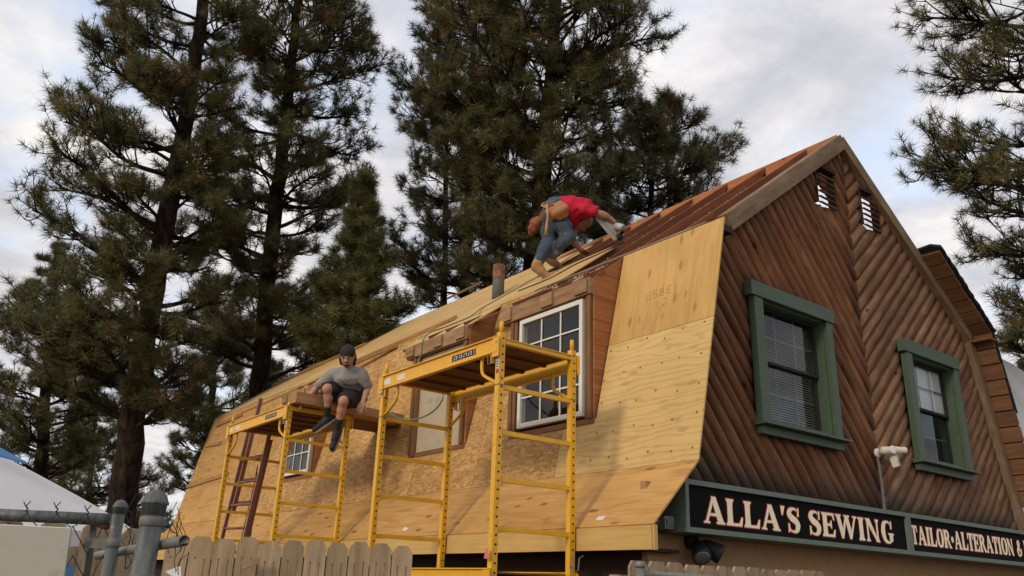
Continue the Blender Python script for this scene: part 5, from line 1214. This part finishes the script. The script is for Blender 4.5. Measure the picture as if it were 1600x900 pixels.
# ---------------- the man sitting on the planks
S1 = thing('person', (-3.42, 4.45, 3.6), 'person in grey tee shirt, shorts and dark backward cap sitting on a plank, legs dangling', 'person')
Z = np.array([0, 0, 1.])
hipR, hipL = np.array([-3.46, 4.45, 3.70]), np.array([-3.28, 4.36, 3.70])
kneeR, kneeL = at(512, 607, 9.30), at(537, 626, 9.22)
ankR, ankL = at(511, 654, 9.32), at(526, 674, 9.24)
toeR, toeL = at(494, 667, 9.24), at(519, 695, 9.12)
pel = (hipR+hipL)/2+Z*.03; belly = at(546, 604, 9.60); chest = at(545, 591, 9.55); neckb = at(545, 576, 9.50); hd = at(543, 556, 9.42)
shR, shL = at(521, 584, 9.52), at(565, 583, 9.50)
elR, elL = at(496, 604, 9.50), at(575, 606, 9.52); wrR, wrL = at(481, 624, 9.42), at(567, 629, 9.38)
F = Field(np.array([-4.25, 3.75, 2.9]), np.array([-2.9, 4.95, 4.45]), .0055)
F.chain([pel, belly, chest], [.11, .10, .105], .05); F.ell((shR+shL)/2-Z*.05, (.125, .07, .07), frame3((-.6, -.8, 0), Z), .05)
F.cone(neckb-Z*.03, neckb+Z*.04, .06, .055, .03)
fdir = nrm(np.array([-.50, -.72, -.62])); hup = nrm(np.array([-.32, -.45, .85])); Mh, Wh = head(F, hd, fdir, hup, neckb)
for sh, el, wr, sg in ((shR, elR, wrR, 1), (shL, elL, wrL, -1)):
    F.chain([sh, sh+(el-sh)*.5, el, el+(wr-el)*.35, wr], [.040, .039, .035, .037, .025], .014)
hand(F, wrR, at(470, 633, 9.36)-wrR, np.array([0, 0, -1.]), 1, .35); hand(F, wrL, at(561, 642, 9.30)-wrL, np.array([.3, .8, -.4]), 1, .5)
for hp, kn, an, to in ((hipR, kneeR, ankR, toeR), (hipL, kneeL, ankL, toeL)):
    F.chain([hp, hp+(kn-hp)*.5, kn], [.088, .072, .056], .03); mid = kn+(an-kn)*.35-nrm(to-an)*.012
    F.chain([kn, mid, kn+(an-kn)*.75, an], [.050, .050, .034, .030], .02); F.cone(kn+nrm(to-an)*.02, kn+nrm(to-an)*.021, .045, .045, .02)
    F.chain([an, an+(to-an)*.25], [.034, .030], .02)
F.mesh('body', MT['skin'], S1)
# tee shirt
F = Field(np.array([-4.1, 3.6, 3.45]), np.array([-2.95, 4.95, 4.35]), .007); fr = frame3((-.6, -.8, 0), Z)
F.chain([pel+Z*.01, belly, chest], [.130, .118, .122], .05); F.ell((shR+shL)/2-Z*.06, (.150, .098, .095), fr, .035); F.cone(neckb-Z*.035, neckb+Z*.0, .075, .062, .04); F.cone(neckb-Z*.03, shR, .055, .055, .04); F.cone(neckb-Z*.03, shL, .055, .055, .04)
for sh, el in ((shR, elR), (shL, elL)): e = sh+(el-sh)*.80; F.chain([sh-Z*.01, sh+(el-sh)*.4, e], [.054, .052, .054], .035)
F.cone(neckb+Z*.005, neckb+Z*.06, .062, .060, 0, True)
for sh, el in ((shR, elR), (shL, elL)): F.cone(sh+(el-sh)*.84, sh+(el-sh)*1.2, .045, .050, 0, True)
F.noise(.010, 42, 4); F.mesh('tee_shirt', MT['shirt'], S1)
# shorts
F = Field(np.array([-4.1, 3.8, 3.4]), np.array([-2.95, 4.9, 3.95]), .007)
F.cone(pel-Z*.02, pel+Z*.07, .150, .140, .05)
for hp, kn in ((hipR, kneeR), (hipL, kneeL)): F.chain([hp, hp+(kn-hp)*.45, hp+(kn-hp)*.86], [.118, .105, .094], .03); F.cone(hp+(kn-hp)*.93, hp+(kn-hp)*1.3, .070, .09, 0, True)
F.noise(.008, 45, 9); F.mesh('shorts', MT['shorts'], S1)
# cap, hair, beard
F = Field(hd-.2, hd+.2, .006); F.ell(Wh(0, -.012, .040), (.088, .108, .088), Mh, .01); F.ell(Wh(0, .06, -.07), (.12, .10, .085), Mh, 0, True); F.cone(Wh(-.03, -.10, -.01), Wh(.03, -.10, -.01), .02, .02, .02); F.mesh('cap', MT['cap'], S1)
F = Field(hd-.22, hd+.2, .006); F.ell(Wh(0, -.045, -.03), (.090, .078, .085), Mh, .02); F.cone(Wh(.075, -.03, -.02), Wh(.070, -.03, -.10), .025, .02, .02); F.cone(Wh(-.075, -.03, -.02), Wh(-.070, -.03, -.10), .025, .02, .02); F.noise(.005, 90, 3); F.mesh('hair', MT['hair'], S1)
F = Field(Wh(0, .09, -.06)-.09, Wh(0, .09, -.06)+.09, .004); F.chain([Wh(-.028, .086, -.052), Wh(0, .098, -.046), Wh(.028, .086, -.052)], [.004, .005, .004], .003)
F.chain([Wh(-.03, .074, -.085), Wh(0, .088, -.098), Wh(.03, .074, -.085)], [.008, .011, .008], .006); F.mesh('beard', MT['hair'], S1)
m_ = MB()
for sg in (-1, 1): m_.tube([Wh(sg*.014, .093, .022), Wh(sg*.03, .096, .027), Wh(sg*.048, .084, .021)], .0045, 6)
build('eyebrows', m_, MT['hair'], S1)
m_ = MB()
for sg in (-1, 1): m_.lathe(Wh(sg*.030, .0895, .003), [(.007, 0), (.001, .002)], Mh[:, 1], 8)
build('eyes', m_, MT['dark'], S1)
# socks and skate shoes
for an, kn, to in ((ankR, kneeR, toeR), (ankL, kneeL, toeL)):
    F = Field(an-.25, an+.25, .006); F.cone(an+(kn-an)*.42, an, .045, .040, .01); F.cone(an, an+(to-an)*.6, .038, .034, .02); F.cone(an+(kn-an)*.43, an+(kn-an)*.7, .043, .07, 0, True); F.mesh('sock', MT['black'], S1)
    d = nrm(to-an); up_ = nrm(Z-d*(Z@d)); heel = an-d*.055-up_*.045; tip = to-up_*.005; sd_ = np.cross(d, up_)
    F = Field(np.minimum(heel, tip)-.12, np.maximum(heel, tip)+.12, .006)
    F.chain([heel+up_*.02, heel+(tip-heel)*.45+up_*.012, tip+d*.03-up_*.01], [.036, .038, .032], .018); F.chain([an+(kn-an)*.03, an-up_*.010, an+d*.07-up_*.026], [.043, .044, .038], .02); sh_ = F.mesh('shoe', MT['black'], S1)
    m_ = MB(); L0 = heel-d*.045-up_*.030; L1 = tip+d*.06-up_*.052; pl = []
    ln = np.linalg.norm(L1-L0); dd = nrm(L1-L0); uu = nrm(np.cross(sd_, dd))
    for k in range(24):
        a = 2*math.pi*k/24; x = ln/2+math.cos(a)*ln/2; wd = .040*(1+.15*math.cos(a)); pl.append((x, math.copysign(abs(math.sin(a))**.55, math.sin(a))*wd))
    m_.prism(pl, L0, dd, sd_, uu*.022); build('sole', m_, MT['sole'], sh_)
    m_ = MB()
    for k in range(4): c = an+d*(.045+.022*k)-up_*(-.012+.010*k); m_.tube([c-sd_*.022+up_*.012, c+up_*.022, c+sd_*.022+up_*.012], .003, 5)
    build('laces', m_, MT['paper'], sh_)
# print on the shirt front: short dark strokes, not readable in the photograph
m_ = MB(); c0 = at(543, 594, 9.355)
for i in range(13):
    x = (i-6)*.0165; a = c0+RT*x+UP*(.010*math.sin(i*1.9)); k = .020 if i % 3 else .028
    m_.bar(a-UP*k*.5+RT*.004, a+UP*k*.5-RT*.002, .0045, .004, up=FW)
    m_.bar(a+UP*k*.5*((-1)**i), a+RT*.015+UP*k*.4*((-1)**i), .004, .004, up=FW)
build('shirt_print', m_, MT['tee_ink'], S1)

# ---------------- the man bent over on the roof
D2_ = 11.3
S2 = thing('person', onplane(UPL, 853, 428), 'person in red shirt, jeans and leather tool belt bending over on the roof deck', 'person')
def Q(u, v, dd=0): return at(u, v, D2_+dd)
toA = onplane(UPL, 855, 431, .03); toB = onplane(UPL, 874, 416, .03)
dA = (toA-CAM)@FW; dB = (toB-CAM)@FW
D2_ = (dA+dB)/2-.05
anA, anB = Q(840, 411, dA-D2_), Q(860, 400, -.05)
heA, heB = anA-UP*.04-RT*.03, anB-UP*.03-RT*.035
knA, knB = Q(857, 379, -.08), Q(888, 370, -.22)
hpA, hpB = Q(858, 340, .08), Q(872, 338, -.10)
wst, che, shm = Q(872, 328, 0), Q(893, 327, -.02), Q(910, 327, -.02)
shR2, shL2 = Q(916, 327, -.20), Q(908, 331, .16)
elR2, wrR2 = Q(941, 335, -.25), Q(956, 343, -.25); elL2, wrL2 = Q(893, 372, -.02), Q(907, 391, -.05)
hd2 = Q(911, 346, .0)
lo = np.minimum(Q(815, 450, -.6), Q(985, 300, -.6)); hi = np.maximum(Q(815, 450, .6), Q(985, 300, .6)); allp = np.array([anA, anB, knA, knB, hpA, hpB, wst, shR2, shL2, elR2, wrR2, elL2, wrL2, hd2, toA, toB, heA, heB])
F = Field(allp.min(0)-.22, allp.max(0)+.22, .006)
F.chain([(hpA+hpB)/2, wst, che, shm], [.12, .105, .12, .10], .05)
upv = nrm(shm-wst); hf = nrm(RT*.30-UP*.8+FW*.15); hu = nrm(RT*.9-UP*.15); 
Mh2, Wh2 = head(F, hd2, hf, hu, shm+RT*.02)
for sh, el, wr in ((shR2, elR2, wrR2), (shL2, elL2, wrL2)): F.chain([sh, (sh+el)/2, el, el+(wr-el)*.35, wr], [.052, .048, .041, .042, .028], .02)
hand(F, wrR2, Q(966, 350, -.25)-wrR2, -UP+FW*.2, 1, .8); hand(F, wrL2, onplane(UPL, 918, 396, .03)-wrL2, -UPL.n, -1, .2)
for hp, kn, an, to in ((hpA, knA, anA, toA), (hpB, knB, anB, toB)): F.chain([hp, (hp+kn)/2, kn, (kn+an)/2, an], [.085, .07, .052, .045, .035], .03)
F.mesh('body', MT['skin2'], S2)
F = Field(allp.min(0)-.25, allp.max(0)+.25, .007)
F.chain([wst-RT*.02, che-UP*.02, shm-UP*.0], [.150, .165, .135], .06); F.ell((shR2+shL2)/2, (.10, .21, .12), np.stack([upv, nrm(shR2-shL2), nrm(np.cross(upv, shR2-shL2))], 1), .05)
F.chain([che-UP*.05, Q(896, 343, 0)], [.14, .09], .06)
for sh, el in ((shR2, elR2), (shL2, elL2)): F.chain([sh, sh+(el-sh)*.5], [.080, .078], .03); F.cone(sh+(el-sh)*.60, sh+(el-sh)*1.2, .066, .09, 0, True)
F.ell(hd2, (.095, .095, .11), None, 0, True); F.noise(.012, 38, 12); F.mesh('red_shirt', MT['redshirt'], S2)
F = Field(allp.min(0)-.25, allp.max(0)+.25, .007)
F.chain([(hpA+hpB)/2, wst-RT*.03], [.155, .150], .05)
for hp, kn, an in ((hpA, knA, anA), (hpB, knB, anB)): F.chain([hp, (hp+kn)/2, kn, (kn+an)/2, an+(kn-an)*.12], [.112, .096, .078, .066, .064], .028)
F.noise(.013, 42, 21); F.mesh('jeans', MT['jeans'], S2)
for an, he, to, kn in ((anA, heA, toA, knA), (anB, heB, toB, knB)):
    F = Field(np.minimum(he, to)-.18, np.maximum(he, to)+.18, .006); d = nrm(to-he)
    F.cone(an+(kn-an)*.10, an, .062, .058, .02); F.chain([he, he+(to-he)*.5, to], [.050, .050, .044], .025); F.cone(an, he+(to-he)*.4, .055, .05, .03); bt = F.mesh('boot', MT['boot'], S2)
    nn = nrm(UPL.n-d*(UPL.n@d)); F = Field(np.minimum(he, to)-.18, np.maximum(he, to)+.18, .006); F.chain([he-nn*.038, he+(to-he)*.5-nn*.036, to-nn*.026], [.030, .028, .030], .01); F.mesh('sole', MT['sole'], bt)
F = Field(hd2-.22, hd2+.22, .006); F.ell(Wh2(0, -.01, .04), (.086, .105, .085), Mh2, .01); F.ell(Wh2(0, .06, -.06), (.12, .10, .09), Mh2, 0, True); F.mesh('cap', MT['tancap'], S2)
F = Field(hd2-.22, hd2+.22, .006); F.ell(Wh2(0, -.05, -.02), (.082, .06, .075), Mh2, .02); F.noise(.004, 90, 3); F.mesh('hair', MT['hair'], S2)
# belt and pouches (worn)
bc = (wst+(hpA+hpB)/2)/2; ax_ = nrm(wst-(hpA+hpB)/2); e1 = nrm(np.cross(ax_, FW)); e2 = np.cross(ax_, e1)
m_ = MB(); ring = [bc+ax_*.03+e1*.165*math.cos(a)+e2*.165*math.sin(a) for a in np.linspace(0, 2*math.pi, 25)]; m_.tube(ring, .022, 8); build('tool_belt', m_, MT['leather2'], S2, True)
def pouch(c, ddown, out_, w, h, t, mk, name='pouch'):
    d = nrm(ddown); o = nrm(out_-d*(out_@d)); s_ = np.cross(d, o); F = Field(c-.26, c+.26, .008)
    for k in (-.5, 0, .5): F.chain([c+s_*w*k*.8, c+s_*w*k+d*h*.5+o*t*.25, c+s_*w*k*.7+d*h], [t*.5, t*.62, t*.42], .03)
    F.noise(.004, 40, 5); p = F.mesh(name, MT[mk], S2)
    m_ = MB(); m_.tube([c-s_*w*.6+o*t*.62+d*.01, c+o*t*.70+d*.03, c+s_*w*.6+o*t*.62+d*.01], .006, 6); m_.tube([c+o*t*.70+d*.03, c+o*t*.86+d*h*.6, c+o*t*.5+d*h], .005, 6); build('stitched_seam', m_, MT['leather2'], p, True)
    return p
pouch(Q(870, 322, -.26), -UP*.9+RT*.5, -FW,   .12, .14, .085, 'leather'); pouch(Q(862, 323, -.24), -UP*.95+RT*.15, -FW, .08, .12, .07, 'leather')
pouch(Q(843, 343, .02), -UP*.9-RT*.55, -RT-FW*.4,   .09, .14, .08, 'leather2'); pouch(Q(836, 350, .05), -UP*.8-RT*.35, -RT, .07, .12, .06, 'leather2')
m_ = MB(); m_.bar(Q(850, 330, -.1), Q(838, 352, -.02), .05, .012, up=FW); m_.bar(Q(846, 320, -.1), Q(862, 326, -.2), .04, .012, up=FW); build('strap', m_, MT['leather'], S2)
# hammer hanging in the belt loop
hm = thing('hammer', Q(855, 330, -.3), 'pale wooden handled hammer hanging from the roof worker\'s tool belt', 'hammer')
m_ = MB(); m_.tube([Q(855, 318, -.30), Q(856, 338, -.30), Q(854, 355, -.30), Q(853, 367, -.30)], [.013, .014, .018, .020], 8); build('handle', m_, MT['handle'], hm, True)
m_ = MB(); m_.tube([Q(848, 318, -.30), Q(853, 317, -.3), Q(859, 317, -.30)], [.016, .013, .014], 8); m_.tube([Q(859, 317, -.30), Q(863, 319, -.30), Q(866, 323, -.3)], [.012, .010, .004], 6); build('hammer_head', m_, MT['steel'], hm, True)
# circular saw in his right hand
sw = thing('circular_saw', Q(955, 360, -.25), 'silver circular saw held on the rafters by the roof worker', 'power saw')
ex = nrm(Q(966, 374, -.22)-Q(936, 338, -.22)); ey = nrm(np.cross(ex, FW)); ey = ey if ey@RT > 0 else -ey
c = Q(951, 356, -.20)
m_ = MB(); pl = [(-.21, -.035), (.17, -.035), (.17, .035), (-.17, .035), (-.21, .015)]; m_.prism(pl, c-ey*.02, ex, ey, FW*-.012); build('shoe_plate', m_, MT['alu'], sw)
m_ = MB(); m_.lathe(c+ey*.03+ex*.02-FW*.01, [(.002, 0), (.092, .001), (.092, .003), (.002, .004)], FW, 28); build('blade', m_, MT['steel'], sw)
m_ = MB(); g_ = [(math.cos(a)*.105, math.sin(a)*.105) for a in np.linspace(-.3, math.pi+.3, 18)]; m_.prism(g_, c+ey*.03+ex*.02-FW*.035, ex, ey, FW*.05); build('blade_guard', m_, MT['alu'], sw)
m_ = MB(); m_.lathe(c+ey*.075+ex*.03-FW*.04, [(.02, 0), (.048, .01), (.05, .10), (.042, .13), (.02, .135)], ex*.6-FW*.6+ey*.3, 16); build('motor_housing', m_, MT['alu'], sw, True)
m_ = MB(); m_.tube(smoothline([c+ex*-.02+ey*.09-FW*.05, c+ex*.03+ey*.15-FW*.06, c+ex*.10+ey*.15-FW*.06, c+ex*.15+ey*.09-FW*.05, c+ex*.16+ey*.03-FW*.04]), .019, 10); build('handle', m_, MT['black'], sw, True)
m_ = MB(); m_.lathe(c+ex*.15+ey*.03-FW*.03, [(.03, 0), (.038, .01), (.038, .06), (.03, .065)], ex, 14); build('gear_case', m_, MT['black'], sw, True)
